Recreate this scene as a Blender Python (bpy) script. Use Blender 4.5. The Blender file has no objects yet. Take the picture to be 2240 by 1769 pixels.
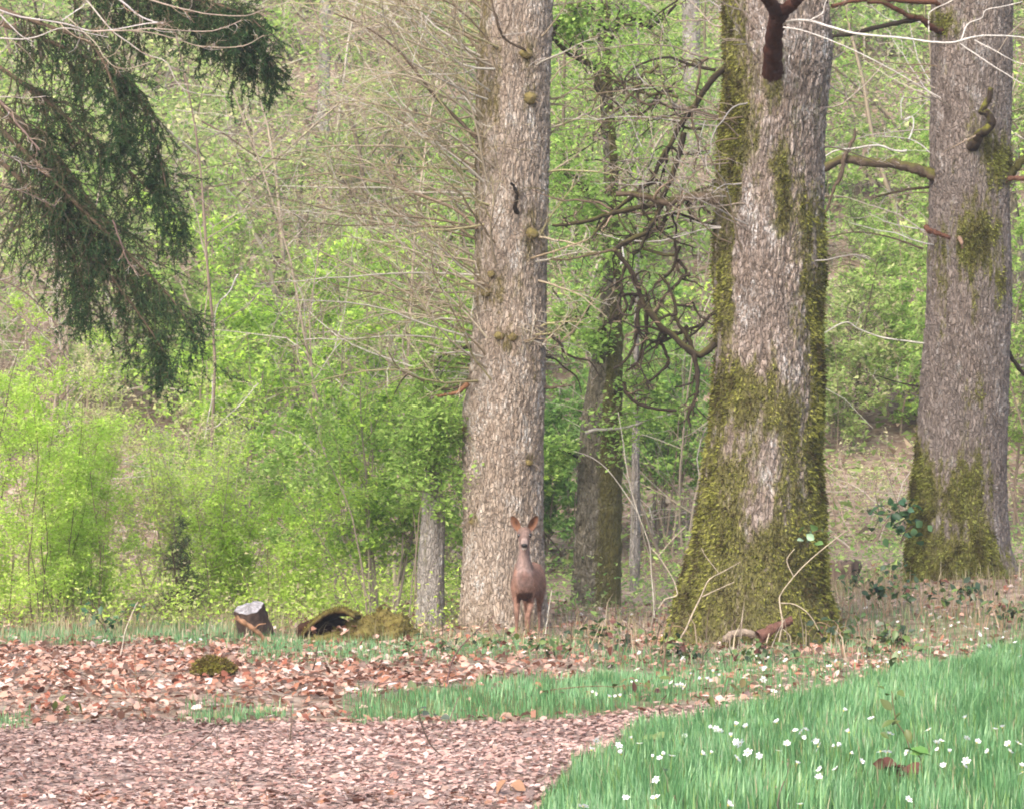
import bpy, bmesh, math
import numpy as np
from mathutils import Vector

rng = np.random.default_rng(11)
SC = bpy.context.scene
COL = SC.collection
R = math.radians

# ------------------------------------------------------------------ camera, sky, sun, exposure
F = 7200.0                      # focal length in pixels of the 2240 px wide photograph
EYE = 1.6
PITCH = math.atan(131.5 / F)    # horizon sits a little below the middle of the frame
cam = bpy.data.objects.new("camera", bpy.data.cameras.new("camera"))
COL.objects.link(cam)
cam.location = (0, 0, EYE)
cam.rotation_euler = (R(90) + PITCH, 0, 0)
cam.data.sensor_width = 36.0
cam.data.lens = F / 2240 * 36.0
cam.data.clip_start = 0.5
cam.data.clip_end = 3000
SC.camera = cam

SUN_EL, SUN_AZ = R(44), R(-28)   # azimuth from the view axis seen from behind the camera: high, over the left shoulder
world = bpy.data.worlds.new("World")
SC.world = world
world.use_nodes = True
wn = world.node_tree
sky = wn.nodes.new("ShaderNodeTexSky")
sky.sky_type = 'NISHITA'
sky.sun_disc = False
sky.sun_elevation = SUN_EL
sky.sun_rotation = R(180) - SUN_AZ
sky.air_density = 1.0
sky.dust_density = 4.0
sky.ozone_density = 1.0
bg = wn.nodes["Background"]
bg.inputs[1].default_value = 0.15
wn.links.new(sky.outputs[0], bg.inputs[0])

sun = bpy.data.objects.new("sun", bpy.data.lights.new("sun", 'SUN'))
COL.objects.link(sun)
sun.data.energy = 1.3
sun.data.angle = R(50)
sun.data.color = (1.0, 0.95, 0.88)
sd = Vector((math.sin(SUN_AZ) * math.cos(SUN_EL), -math.cos(SUN_AZ) * math.cos(SUN_EL), math.sin(SUN_EL)))
sun.rotation_euler = sd.to_track_quat('Z', 'Y').to_euler()

vs = SC.view_settings
vs.view_transform = 'Standard'
vs.look = 'None'
vs.exposure = 1.72
vs.gamma = 1.0
vs.use_curve_mapping = False
SC.cycles.max_bounces = 6
SC.cycles.diffuse_bounces = 4
SC.cycles.transmission_bounces = 4
SC.cycles.transparent_max_bounces = 4
SC.cycles.use_denoising = True
SC.cycles.filter_width = 1.9     # the photograph is a soft long-zoom picture

# ------------------------------------------------------------------ noise and placing
def _hash(ix, iy, iz, seed):
    h = (ix.astype(np.int64) * 374761393 + iy.astype(np.int64) * 668265263 + iz.astype(np.int64) * 2147483647 + seed * 974634777) & 0xFFFFFFFF
    h = ((h ^ (h >> 13)) * 1274126177) & 0xFFFFFFFF
    h = ((h ^ (h >> 16)) * 2246822519) & 0xFFFFFFFF
    return ((h ^ (h >> 15)) & 0xFFFFFF) / float(0xFFFFFF)

def noise(x, y, z=0.0, seed=0):
    x, y, z = np.broadcast_arrays(np.asarray(x, float), np.asarray(y, float), np.asarray(z, float))
    fx, fy, fz = np.floor(x), np.floor(y), np.floor(z)
    u, v, w = x - fx, y - fy, z - fz
    u, v, w = u * u * (3 - 2 * u), v * v * (3 - 2 * v), w * w * (3 - 2 * w)
    r = 0
    for a in (0, 1):
        for b in (0, 1):
            for c in (0, 1):
                r = r + _hash(fx + a, fy + b, fz + c, seed) * (u if a else 1 - u) * (v if b else 1 - v) * (w if c else 1 - w)
    return r

def fbm(x, y, z=0.0, seed=0, o=4):
    s, a, t = 0, 0.5, 0
    for i in range(o):
        f = 2.03 ** i
        s = s + a * noise(np.asarray(x) * f, np.asarray(y) * f, np.asarray(z) * f, seed + i)
        t += a
        a *= 0.5
    return s / t

def cells(s, z, seed=0):
    """2-d cellular pattern: distance to the border between cells and a random number per cell"""
    fs, fz = np.floor(s), np.floor(z)
    d1 = np.full(s.shape, 9.0); d2 = np.full(s.shape, 9.0); cid = np.zeros(s.shape)
    for a in (-1, 0, 1):
        for b in (-1, 0, 1):
            cs, cz = fs + a, fz + b
            px = cs + _hash(cs, cz, cs * 0, seed); pz = cz + _hash(cs, cz, cs * 0 + 1, seed)
            d = np.hypot(s - px, z - pz)
            idd = _hash(cs, cz, cs * 0 + 2, seed)
            near = d < d1
            d2 = np.where(near, d1, np.minimum(d2, d))
            cid = np.where(near, idd, cid)
            d1 = np.where(near, d, d1)
    return d2 - d1, cid

def sstep(a, b, x):
    t = np.clip((np.asarray(x, float) - a) / (b - a), 0, 1)
    return t * t * (3 - 2 * t)

def ground_z(x, y):
    x = np.asarray(x, float); y = np.asarray(y, float)
    near = 1 - sstep(45, 70, y)
    z = (0.07 * (fbm(x * .45, y * .45, 0, 3, 3) - .5) + 0.035 * (noise(x * 2.2, y * 2.2, 0, 5) - .5)) * near
    z = z + 0.06 * sstep(20.4, 21.8, y + .5 * (noise(x * .8, y * .2, 0, 8) - .5)) * (1 - sstep(.2, 1.6, x)) * (1 - sstep(25, 30, y))
    z = z + 0.10 * sstep(.0, 1.2, x - .33 * np.clip(y - 15.3, -6, 4.5) ** 1.0 * .55) * (1 - sstep(23, 27, y))
    z = z + 0.44 * sstep(1.6, 4.7, x) * sstep(27.5, 33, y)
    s = np.minimum(y - 43.0, 95.0)
    z = z + 0.40 * (np.sqrt(s * s + 5) + s) / 2 - 0.40 * (np.sqrt(43.0 ** 2 + 5) - 43) / 2
    z = z + 2.2 * (fbm(x * .045, y * .045, 0, 9, 3) - .5) * sstep(46, 62, y)
    return z

def gz(x, y):
    return float(ground_z(np.array([x]), np.array([y]))[0])

def P(X, Y, D):
    """photo pixel (X, Y) at D metres from the camera -> a point of the wood"""
    return np.array(((X - 1120) / F * D, D, EYE + D * math.tan(PITCH + math.atan((884.5 - Y) / F))))

def G(X, D, h=0.0):
    x = (X - 1120) / F * D
    return np.array((x, D, gz(x, D) + h))

def on_ground(X, Y, h=0.0):
    """the ground point (h above the ground) seen at photo pixel (X, Y)"""
    t = math.tan(PITCH + math.atan((884.5 - Y) / F))
    D = 22.0
    for _ in range(25):
        z = gz((X - 1120) / F * D, D) + h
        D = .5 * D + .5 * min(40.0, max(9.0, (z - EYE) / t if t < -1e-4 else 40.0))
    return G(X, D, h)

def to_px(x, y, z):
    return 1120 + F * x / y, 884.5 - F * np.tan(np.arctan((z - EYE) / y) - PITCH)

# ------------------------------------------------------------------ meshes
def make_mesh(name, V, Fs, attrs=None, colors=None, smooth=False):
    me = bpy.data.meshes.new(name)
    V = np.asarray(V, np.float32)
    if not isinstance(Fs, (list, tuple)):
        Fs = [Fs]
    Fs = [np.asarray(f, np.int32) for f in Fs if len(f)]
    nl = sum(f.size for f in Fs); npoly = sum(len(f) for f in Fs)
    me.vertices.add(len(V)); me.vertices.foreach_set("co", V.ravel())
    me.loops.add(nl); me.loops.foreach_set("vertex_index", np.concatenate([f.ravel() for f in Fs]))
    me.polygons.add(npoly)
    tot = np.concatenate([np.full(len(f), f.shape[1], np.int32) for f in Fs])
    st = np.concatenate(([0], np.cumsum(tot)[:-1])).astype(np.int32)
    me.polygons.foreach_set("loop_start", st)
    if smooth:
        me.polygons.foreach_set("use_smooth", np.ones(npoly, bool))
    for k, a in (attrs or {}).items():
        me.attributes.new(k, 'FLOAT', 'POINT').data.foreach_set("value", np.asarray(a, np.float32).ravel())
    if colors is not None:
        c = np.ones((len(V), 4), np.float32); c[:, :3] = colors
        me.attributes.new("col", 'FLOAT_COLOR', 'POINT').data.foreach_set("color", c.ravel())
    me.update(calc_edges=True)
    return me

class Pile:
    """collects pieces that become one mesh"""
    def __init__(s):
        s.V, s.F, s.C, s.n = [], {}, [], 0
    def add(s, V, Fs, C=None):
        V = np.asarray(V, float)
        for f in (Fs if isinstance(Fs, (list, tuple)) else [Fs]):
            f = np.asarray(f)
            s.F.setdefault(f.shape[1], []).append(f + s.n)
        s.V.append(V)
        if C is not None:
            s.C.append(np.broadcast_to(np.asarray(C, float), (len(V), 3)))
        s.n += len(V)
        return s
    def mesh(s, name, smooth=False):
        return make_mesh(name, np.concatenate(s.V), [np.concatenate(f) for f in s.F.values()],
                         colors=np.concatenate(s.C) if s.C else None, smooth=smooth)

def link(name, me, mat=None, parent=None, kind=None):
    o = bpy.data.objects.new(name, me)
    COL.objects.link(o)
    if me is not None and mat is not None and not me.materials:
        me.materials.append(mat)
    if parent is not None:
        o.parent = parent
    if kind:
        o["kind"] = kind
    return o

def tag(o, label, cat, group=None):
    o["label"] = label; o["category"] = cat
    if group:
        o["group"] = group
    return o

def thing(name, label, cat, loc=(0, 0, 0), group=None):
    """an Empty at the thing's base; part meshes are stored relative to it"""
    o = bpy.data.objects.new(name, None)
    o.empty_display_size = .2
    COL.objects.link(o)
    o.location = Vector([float(v) for v in loc])
    return tag(o, label, cat, group)

def part(name, me, mat, root, kind=None):
    """a part whose mesh was made in world coordinates"""
    b = root
    off = np.zeros(3)
    while b is not None:
        off += np.array(b.location); b = b.parent
    co = np.empty(len(me.vertices) * 3, np.float32)
    me.vertices.foreach_get("co", co)
    co = co.reshape(-1, 3) - off
    me.vertices.foreach_set("co", co.ravel().astype(np.float32))
    me.update()
    return link(name, me, mat, root, kind)

def nrm(v):
    return v / np.maximum(np.linalg.norm(v, axis=-1, keepdims=True), 1e-9)

# branches: arrays of B polylines with N points each
def grow(st, di, ln, r0, N=8, wig=.2, up=0.0, taper=.3, turn=.15):
    B = len(st)
    pts = np.zeros((B, N, 3)); pts[:, 0] = st
    cur = nrm(np.asarray(di, float).copy())
    tn = rng.normal(0, turn, (B, 3))
    ln = np.broadcast_to(np.asarray(ln, float), (B,))
    for i in range(1, N):
        cur = cur + rng.normal(0, wig, (B, 3)) + tn * (7.0 / N)
        cur[:, 2] += up
        cur = nrm(cur)
        pts[:, i] = pts[:, i - 1] + cur * (ln / (N - 1))[:, None]
    rad = np.broadcast_to(np.asarray(r0, float), (B,))[:, None] * np.linspace(1, taper, N)[None]
    return pts, rad

def spawn(pts, rad, k, ang=(30, 60), lsc=.5, rsc=.6, t=(.2, .98), N=7, wig=.2, up=0.0, taper=.3, rmin=.0015, lmin=.05, turn=.15):
    B, n, _ = pts.shape
    idx = np.repeat(np.arange(B), k)
    f = rng.uniform(t[0], t[1], len(idx)) * (n - 1)
    i = np.minimum(f.astype(int), n - 2); u = (f - i)[:, None]
    p = pts[idx, i] * (1 - u) + pts[idx, i + 1] * u
    tg = nrm(pts[idx, i + 1] - pts[idx, i])
    pr = nrm(np.cross(tg, rng.normal(0, 1, tg.shape)))
    a = np.radians(rng.uniform(ang[0], ang[1], len(idx)))[:, None]
    d = tg * np.cos(a) + pr * np.sin(a)
    L = np.linalg.norm(np.diff(pts, axis=1), axis=2).sum(1)[idx]
    ln = np.maximum(lmin, L * lsc * rng.uniform(.45, 1.2, len(idx)) * (1.15 - .6 * f / (n - 1)))
    r = np.maximum(rmin, rad[idx, i] * rsc)
    return grow(p, d, ln, r, N, wig, up, taper, turn)

def tubes(pts, rad, S=4):
    B, N, _ = pts.shape
    tg = nrm(np.gradient(pts, axis=1))
    mean = nrm(pts[:, -1] - pts[:, 0])
    ref = np.where(np.abs(mean[:, 2:3]) > .8, np.array([[1., 0, 0]]), np.array([[0, 0, 1.]]))[:, None, :]
    a = nrm(np.cross(tg, ref)); b = np.cross(tg, a)
    th = np.linspace(0, 2 * np.pi, S, endpoint=False)
    V = pts[:, :, None] + rad[:, :, None, None] * (np.cos(th)[None, None, :, None] * a[:, :, None] + np.sin(th)[None, None, :, None] * b[:, :, None])
    base = (np.arange(B)[:, None, None] * N + np.arange(N - 1)[None, :, None]) * S
    j = np.arange(S)[None, None]; j2 = (j + 1) % S
    Fq = np.stack([base + j, base + j2, base + S + j2, base + S + j], -1).reshape(-1, 4)
    return V.reshape(-1, 3), Fq

def spline(pts, n):
    """Catmull-Rom through the given points (any columns)"""
    p = np.asarray(pts, float)
    p = np.vstack([2 * p[0] - p[1], p, 2 * p[-1] - p[-2]])
    m = len(p) - 3
    t = np.linspace(0, m - 1e-6, n); i = t.astype(int); u = (t - i)[:, None]
    a, b, c, d = p[i], p[i + 1], p[i + 2], p[i + 3]
    return .5 * (2 * b + (c - a) * u + (2 * a - 5 * b + 4 * c - d) * u ** 2 + (3 * b - a - 3 * c + d) * u ** 3)

def limb(px, D, r0, r1, n=26, wob=.35, seed=0):
    """one limb through photo pixels (X, Y[, extra depth]) at D metres"""
    w = np.array([P(q[0], q[1], D + (q[2] if len(q) > 2 else 0)) for q in px])
    p = spline(w, n)
    r = np.linspace(r0, r1, n)
    t = np.arange(n) * .9
    off = np.stack([noise(t, 0 * t + k * 7.3, 0, seed + 31) - .5 for k in range(3)], 1)
    return (p + off * r[:, None] * 2 * wob)[None], (r * (.85 + (.12 if r0 > .028 else .35) * noise(t * 1.3, t * 0, 0, seed + 77)))[None]

def leaf_mesh(pos, L, pal, aspect=.6, droop=.0, flat=.5, jit=.15, dirs=None, tri=False):
    """folded leaf blades; pal = list of (rgb, weight)"""
    n = len(pos)
    a = rng.normal(0, 1, (n, 3)) if dirs is None else dirs + rng.normal(0, .55, (n, 3))
    a[:, 2] = a[:, 2] * (1 - flat) - droop
    a = nrm(a)
    up = rng.normal(0, .55, (n, 3)) + np.array([0, -.25, 1.0])
    b = nrm(np.cross(a, up)); nn = np.cross(b, a)
    s = (L * rng.uniform(.6, 1.25, n))[:, None]
    w = s * aspect * .5 * rng.uniform(.8, 1.15, n)[:, None]
    fold = rng.uniform(-.05, .3, n)[:, None] * w
    curl = rng.uniform(-.25, .1, n)[:, None] * s
    V = np.stack([pos, pos + a * s * .45 + b * w + nn * fold, pos + a * s + nn * curl, pos + a * s * .45 - b * w + nn * fold], 1)
    cols = np.array([c for c, _ in pal])
    if tri:
        wt = np.array([q for _, q in pal], float)
        C = cols[rng.choice(len(pal), n, p=wt / wt.sum())] * (1 + rng.normal(0, jit, (n, 1))).clip(.5, 1.6)
        V = np.stack([pos + b * w, pos - b * w, pos + a * s + nn * curl], 1)
        return V.reshape(-1, 3), np.arange(3 * n).reshape(-1, 3), np.repeat(C, 3, 0)
    o = np.arange(n)[:, None] * 4
    T = np.concatenate([o + [0, 1, 2], o + [0, 2, 3]])
    wt = np.array([q for _, q in pal], float)
    C = cols[rng.choice(len(pal), n, p=wt / wt.sum())] * (1 + rng.normal(0, jit, (n, 1))).clip(.5, 1.6)
    return V.reshape(-1, 3), T, np.repeat(C, 4, 0)

# ------------------------------------------------------------------ materials
def mat_new(name):
    m = bpy.data.materials.new(name)
    m.use_nodes = True
    nt = m.node_tree
    for n in list(nt.nodes):
        nt.nodes.remove(n)
    out = nt.nodes.new("ShaderNodeOutputMaterial")
    return m, nt, out

def N_(nt, t, **kw):
    n = nt.nodes.new(t)
    for k, v in kw.items():
        if k in n.inputs:
            n.inputs[k].default_value = v
        else:
            setattr(n, k, v)
    return n

def mixc(nt, fac, a, b, bt='MIX'):
    n = nt.nodes.new("ShaderNodeMix"); n.data_type = 'RGBA'; n.blend_type = bt
    for sock, v in ((n.inputs[0], fac), (n.inputs[6], a), (n.inputs[7], b)):
        if hasattr(v, 'links'):
            nt.links.new(v, sock)
        else:
            sock.default_value = v if not isinstance(v, tuple) or len(v) == 4 else (*v, 1)
    return n.outputs[2]

def ramp(nt, fac, stops):
    n = nt.nodes.new("ShaderNodeValToRGB")
    el = n.color_ramp.elements
    while len(el) < len(stops):
        el.new(.5)
    for e, (p, c) in zip(el, stops):
        e.position = p; e.color = (*c, 1) if len(c) == 3 else c
    nt.links.new(fac, n.inputs[0])
    return n.outputs[0]

def attr(nt, name, vec=False):
    n = nt.nodes.new("ShaderNodeAttribute"); n.attribute_name = name
    return n.outputs['Color'] if vec else n.outputs['Fac']

def coord(nt, scale=(1, 1, 1)):
    g = nt.nodes.new("ShaderNodeNewGeometry")
    m = N_(nt, "ShaderNodeMapping"); m.inputs['Scale'].default_value = scale
    nt.links.new(g.outputs['Position'], m.inputs['Vector'])
    return m.outputs[0]

def noise_n(nt, vec, scale, detail=4, rough=.6):
    n = N_(nt, "ShaderNodeTexNoise", Scale=scale, Detail=detail, Roughness=rough)
    nt.links.new(vec, n.inputs['Vector'])
    return n.outputs['Fac']

def mat_leaf(name, trans=.45, gloss=.0):
    """thin leaf: colour per leaf from the mesh, light passes through"""
    m, nt, out = mat_new(name)
    c = attr(nt, "col", True)
    d = N_(nt, "ShaderNodeBsdfDiffuse"); t = N_(nt, "ShaderNodeBsdfTranslucent")
    nt.links.new(c, d.inputs[0]); nt.links.new(c, t.inputs[0])
    mx = N_(nt, "ShaderNodeMixShader"); mx.inputs[0].default_value = trans
    nt.links.new(d.outputs[0], mx.inputs[1]); nt.links.new(t.outputs[0], mx.inputs[2])
    s = mx.outputs[0]
    if gloss:
        gl = N_(nt, "ShaderNodeBsdfGlossy", Roughness=.35)
        m2 = N_(nt, "ShaderNodeMixShader"); m2.inputs[0].default_value = gloss
        nt.links.new(s, m2.inputs[1]); nt.links.new(gl.outputs[0], m2.inputs[2]); s = m2.outputs[0]
    nt.links.new(s, out.inputs[0])
    return m

def mat_col(name, rough=.85, bump=0.0, scale=60, spec=.25):
    """opaque: colour from the mesh, optional fine relief"""
    m, nt, out = mat_new(name)
    p = N_(nt, "ShaderNodeBsdfPrincipled"); p.inputs['Roughness'].default_value = rough
    p.inputs['Specular IOR Level'].default_value = spec
    c = attr(nt, "col", True)
    v = coord(nt)
    c2 = mixc(nt, .35, c, ramp(nt, noise_n(nt, v, scale, 5), [(.3, (.35, .35, .35)), (.7, (.75, .75, .75))]), 'OVERLAY')
    nt.links.new(c2, p.inputs['Base Color'])
    if bump:
        b = N_(nt, "ShaderNodeBump", Strength=bump, Distance=.01)
        nt.links.new(noise_n(nt, v, scale * 1.7, 4), b.inputs['Height']); nt.links.new(b.outputs[0], p.inputs['Normal'])
    nt.links.new(p.outputs[0], out.inputs[0])
    return m

def mat_bark(name, dark, mid, light, lichen, lich_amt=.25, moss=(.17, .16, .03), moss2=(.10, .085, .025), zs=.42, patch=1.0):
    m, nt, out = mat_new(name)
    p = N_(nt, "ShaderNodeBsdfPrincipled", Roughness=.9); p.inputs['Specular IOR Level'].default_value = .2
    v = coord(nt, (1, 1, zs)); v1 = coord(nt)
    plate = attr(nt, "plate")
    n1 = noise_n(nt, v, 38, 5, .65)
    jit = N_(nt, "ShaderNodeTexNoise", Scale=9.0, Detail=2.0); nt.links.new(v, jit.inputs['Vector'])
    wv = N_(nt, "ShaderNodeMix", data_type='RGBA', blend_type='LINEAR_LIGHT'); wv.inputs[0].default_value = .05
    nt.links.new(v, wv.inputs[6]); nt.links.new(jit.outputs['Color'], wv.inputs[7])
    vor = N_(nt, "ShaderNodeTexVoronoi", Scale=36.0); nt.links.new(wv.outputs[2], vor.inputs['Vector'])
    vsp = N_(nt, "ShaderNodeSeparateColor"); nt.links.new(vor.outputs['Color'], vsp.inputs[0])
    pm = N_(nt, "ShaderNodeMix", data_type='FLOAT'); pm.inputs[0].default_value = .5
    nt.links.new(plate, pm.inputs[2]); nt.links.new(vsp.outputs[0], pm.inputs[3]); plate = pm.outputs[0]
    add = N_(nt, "ShaderNodeMath", operation='ADD'); nt.links.new(plate, add.inputs[0])
    ml = N_(nt, "ShaderNodeMath", operation='MULTIPLY_ADD'); nt.links.new(n1, ml.inputs[0]); ml.inputs[1].default_value = .7; ml.inputs[2].default_value = -.35
    nt.links.new(ml.outputs[0], add.inputs[1])
    base = ramp(nt, add.outputs[0], [(.05, dark), (.45, mid), (.85, light)])
    # big stains and pale lichen patches
    big = noise_n(nt, v1, 2.2 * patch, 4, .6)
    base = mixc(nt, ramp(nt, big, [(.42, (0, 0, 0)), (.62, (.55, .55, .55))]), base, tuple(c * .75 + .04 for c in mid))
    li = noise_n(nt, v, 7.0, 6, .7)
    lf = ramp(nt, li, [(.62 - lich_amt * .3, (0, 0, 0)), (.74 - lich_amt * .3, (.8, .8, .8))])
    sp = ramp(nt, noise_n(nt, v, 60, 2, .5), [(.42, (0, 0, 0)), (.58, (1, 1, 1))])
    lf = mixc(nt, 1.0, lf, sp, 'MULTIPLY')
    base = mixc(nt, lf, base, lichen)
    mc = ramp(nt, noise_n(nt, v1, 26, 5, .7), [(.3, moss2), (.68, moss), (.9, tuple(c * 1.4 for c in moss))])
    mo = attr(nt, "moss")
    mo2 = N_(nt, "ShaderNodeMath", operation='ADD'); nt.links.new(mo, mo2.inputs[0])
    mm = N_(nt, "ShaderNodeMath", operation='MULTIPLY_ADD'); nt.links.new(noise_n(nt, v, 30, 4, .7), mm.inputs[0]); mm.inputs[1].default_value = 1.9; mm.inputs[2].default_value = -.95
    nt.links.new(mm.outputs[0], mo2.inputs[1])
    base = mixc(nt, ramp(nt, mo2.outputs[0], [(.28, (0, 0, 0)), (.72, (.92, .92, .92))]), base, mc)
    nt.links.new(base, p.inputs['Base Color'])
    ved = N_(nt, "ShaderNodeTexVoronoi", Scale=36.0); ved.feature = 'DISTANCE_TO_EDGE'; nt.links.new(wv.outputs[2], ved.inputs['Vector'])
    b0 = N_(nt, "ShaderNodeBump", Strength=.9, Distance=.017)
    nt.links.new(ramp(nt, ved.outputs['Distance'], [(.0, (0, 0, 0)), (.16, (1, 1, 1))]), b0.inputs['Height'])
    b = N_(nt, "ShaderNodeBump", Strength=.6, Distance=.010)
    nt.links.new(n1, b.inputs['Height']); nt.links.new(b0.outputs[0], b.inputs['Normal'])
    b2 = N_(nt, "ShaderNodeBump", Strength=.5, Distance=.006)
    nt.links.new(noise_n(nt, v, 120, 3, .6), b2.inputs['Height']); nt.links.new(b.outputs[0], b2.inputs['Normal'])
    nt.links.new(b2.outputs[0], p.inputs['Normal'])
    nt.links.new(p.outputs[0], out.inputs[0])
    return m

def mat_ground():
    m, nt, out = mat_new("woodland_floor")
    p = N_(nt, "ShaderNodeBsdfPrincipled", Roughness=.95); p.inputs['Specular IOR Level'].default_value = .1
    v = coord(nt)
    vo = N_(nt, "ShaderNodeTexVoronoi", Scale=13.0); nt.links.new(v, vo.inputs['Vector'])
    sep = N_(nt, "ShaderNodeSeparateColor"); nt.links.new(vo.outputs['Color'], sep.inputs[0])
    litter = ramp(nt, sep.outputs[0], [(0, (.12, .08, .058)), (.3, (.20, .14, .10)), (.6, (.28, .205, .15)), (.85, (.35, .28, .21)), (1, (.42, .36, .29))])
    soil = ramp(nt, noise_n(nt, v, 5, 6, .7), [(.3, (.12, .08, .06)), (.7, (.22, .155, .12))])
    c = mixc(nt, ramp(nt, noise_n(nt, v, .9, 5, .7), [(.35, (.25, .25, .25)), (.65, (.9, .9, .9))]), soil, litter)
    thatch = ramp(nt, noise_n(nt, v, 18, 5, .7), [(.3, (.05, .075, .028)), (.7, (.13, .15, .06))])
    c = mixc(nt, attr(nt, "grass"), c, thatch)
    nt.links.new(c, p.inputs['Base Color'])
    b = N_(nt, "ShaderNodeBump", Strength=.8, Distance=.03)
    nt.links.new(noise_n(nt, v, 15, 6, .7), b.inputs['Height']); nt.links.new(b.outputs[0], p.inputs['Normal'])
    nt.links.new(p.outputs[0], out.inputs[0])
    return m

def mat_path():
    m, nt, out = mat_new("trodden_leaf_mould")
    p = N_(nt, "ShaderNodeBsdfPrincipled", Roughness=.95); p.inputs['Specular IOR Level'].default_value = .15
    v = coord(nt)
    vo = N_(nt, "ShaderNodeTexVoronoi", Scale=30.0); nt.links.new(v, vo.inputs['Vector'])
    sep = N_(nt, "ShaderNodeSeparateColor"); nt.links.new(vo.outputs['Color'], sep.inputs[0])
    frag = ramp(nt, sep.outputs[0], [(0, (.15, .10, .082)), (.35, (.245, .168, .136)), (.7, (.32, .23, .19)), (1, (.40, .30, .25))])
    soil = ramp(nt, noise_n(nt, v, 9, 6, .7), [(.3, (.16, .11, .092)), (.7, (.26, .185, .155))])
    c = mixc(nt, ramp(nt, noise_n(nt, v, 1.6, 5, .7), [(.35, (.2, .2, .2)), (.65, (.85, .85, .85))]), soil, frag)
    nt.links.new(c, p.inputs['Base Color'])
    b = N_(nt, "ShaderNodeBump", Strength=.8, Distance=.02)
    nt.links.new(noise_n(nt, v, 30, 6, .7), b.inputs['Height']); nt.links.new(b.outputs[0], p.inputs['Normal'])
    nt.links.new(p.outputs[0], out.inputs[0])
    return m

def mat_plain(name, rgb, rough=.6, spec=.3):
    m, nt, out = mat_new(name)
    p = N_(nt, "ShaderNodeBsdfPrincipled", Roughness=rough); p.inputs['Specular IOR Level'].default_value = spec
    v = coord(nt)
    nt.links.new(mixc(nt, noise_n(nt, v, 45, 4), tuple(c * .8 for c in rgb), tuple(min(1, c * 1.2) for c in rgb)), p.inputs['Base Color'])
    nt.links.new(p.outputs[0], out.inputs[0])
    return m

M_GROUND, M_PATH = mat_ground(), mat_path()
M_LEAF = mat_leaf("spring_leaf", .54)
M_GRASS = mat_leaf("grass_blade", .3, .03)
M_EVER = mat_leaf("evergreen_leaf", .15, .025)
M_NEEDLE = mat_leaf("spruce_needle", .2)
M_LITTER = mat_leaf("dead_leaf", .15)
M_PETAL = mat_leaf("white_petal", .35)
M_WOOD = mat_col("twig_bark", .9, 1.0, 55, .12)
M_MOSSY = mat_col("mossy_wood", .95, .8, 70, .1)
M_FUR = mat_col("deer_coat", .9, .35, 150, .15)
M_BARK_A = mat_bark("pale_oak_bark", (.19, .145, .11), (.315, .25, .195), (.43, .365, .305), (.56, .54, .51), .34, moss=(.15, .125, .04), moss2=(.10, .078, .03))
M_BARK_B = mat_bark("mossy_oak_bark", (.10, .075, .058), (.22, .17, .138), (.36, .30, .262), (.54, .52, .505), .38, moss=(.135, .13, .028), moss2=(.06, .052, .016))
M_BARK_C = mat_bark("grey_oak_bark", (.10, .077, .063), (.19, .15, .125), (.285, .238, .208), (.44, .42, .40), .26, moss=(.155, .15, .03), moss2=(.075, .062, .02))
M_BARK_D = mat_bark("dark_bark", (.045, .038, .024), (.13, .11, .07), (.25, .22, .17), (.42, .40, .36), .20, moss=(.13, .115, .03), moss2=(.07, .06, .02))
M_BARK_E = mat_bark("dull_grey_bark", (.16, .14, .12), (.27, .24, .21), (.35, .325, .295), (.46, .45, .43), .3)

# ------------------------------------------------------------------ the ground
EDGE_X = [900, 1100, 1150, 1190, 1250, 1400, 1550, 1650, 1850, 2050, 2240, 2700, 4000]
EDGE_Y = [2300, 1960, 1850, 1769, 1690, 1605, 1562, 1535, 1492, 1452, 1412, 1370, 1340]
UP_X = [-3000, 0, 350, 750, 1250, 1500, 1660, 1760]
UP_Y = [1592, 1590, 1577, 1582, 1572, 1548, 1524, 1505]

def wav(X, Y, s=0):
    return 26 * (noise(X * .012, Y * .03, 0, 40 + s) - .5) + 14 * (noise(X * .05, Y * .1, 0, 41 + s) - .5)

def box(X, Y, xa, xb, top, bot, fx=40, fy=14, seed=0):
    w = wav(X, Y, seed)
    return sstep(xa - fx, xa + fx, X + w) * (1 - sstep(xb - fx, xb + fx, X + w)) * sstep(top - fy, top + fy, Y + w) * (1 - sstep(bot - fy, bot + fy, Y + w))

def m_mound(X, Y):
    return sstep(-10, 16, Y + wav(X, Y) * 1.35 - np.interp(X, EDGE_X, EDGE_Y))

def m_path(X, Y):
    return sstep(-6, 8, Y + .5 * wav(X, Y, 3) - np.interp(X, UP_X, UP_Y)) * (1 - sstep(1690, 1790, X)) * (1 - m_mound(X, Y))

def m_strip(X, Y):
    top = np.interp(X, [500, 750, 1100, 1400, 1650, 1800], [1545, 1525, 1497, 1470, 1440, 1430])
    bot = np.interp(X, [500, 750, 1250, 1500, 1650, 1800], [1585, 1584, 1570, 1545, 1520, 1495])
    w = wav(X, Y, 5)
    d = sstep(730, 800, X + w) * (1 - sstep(1640, 1760, X)) * sstep(-12, 14, Y + w * .7 - top) * (1 - sstep(-10, 8, Y + w * .6 - bot))
    return d * (1 - .45 * sstep(1300, 1500, X))

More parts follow.
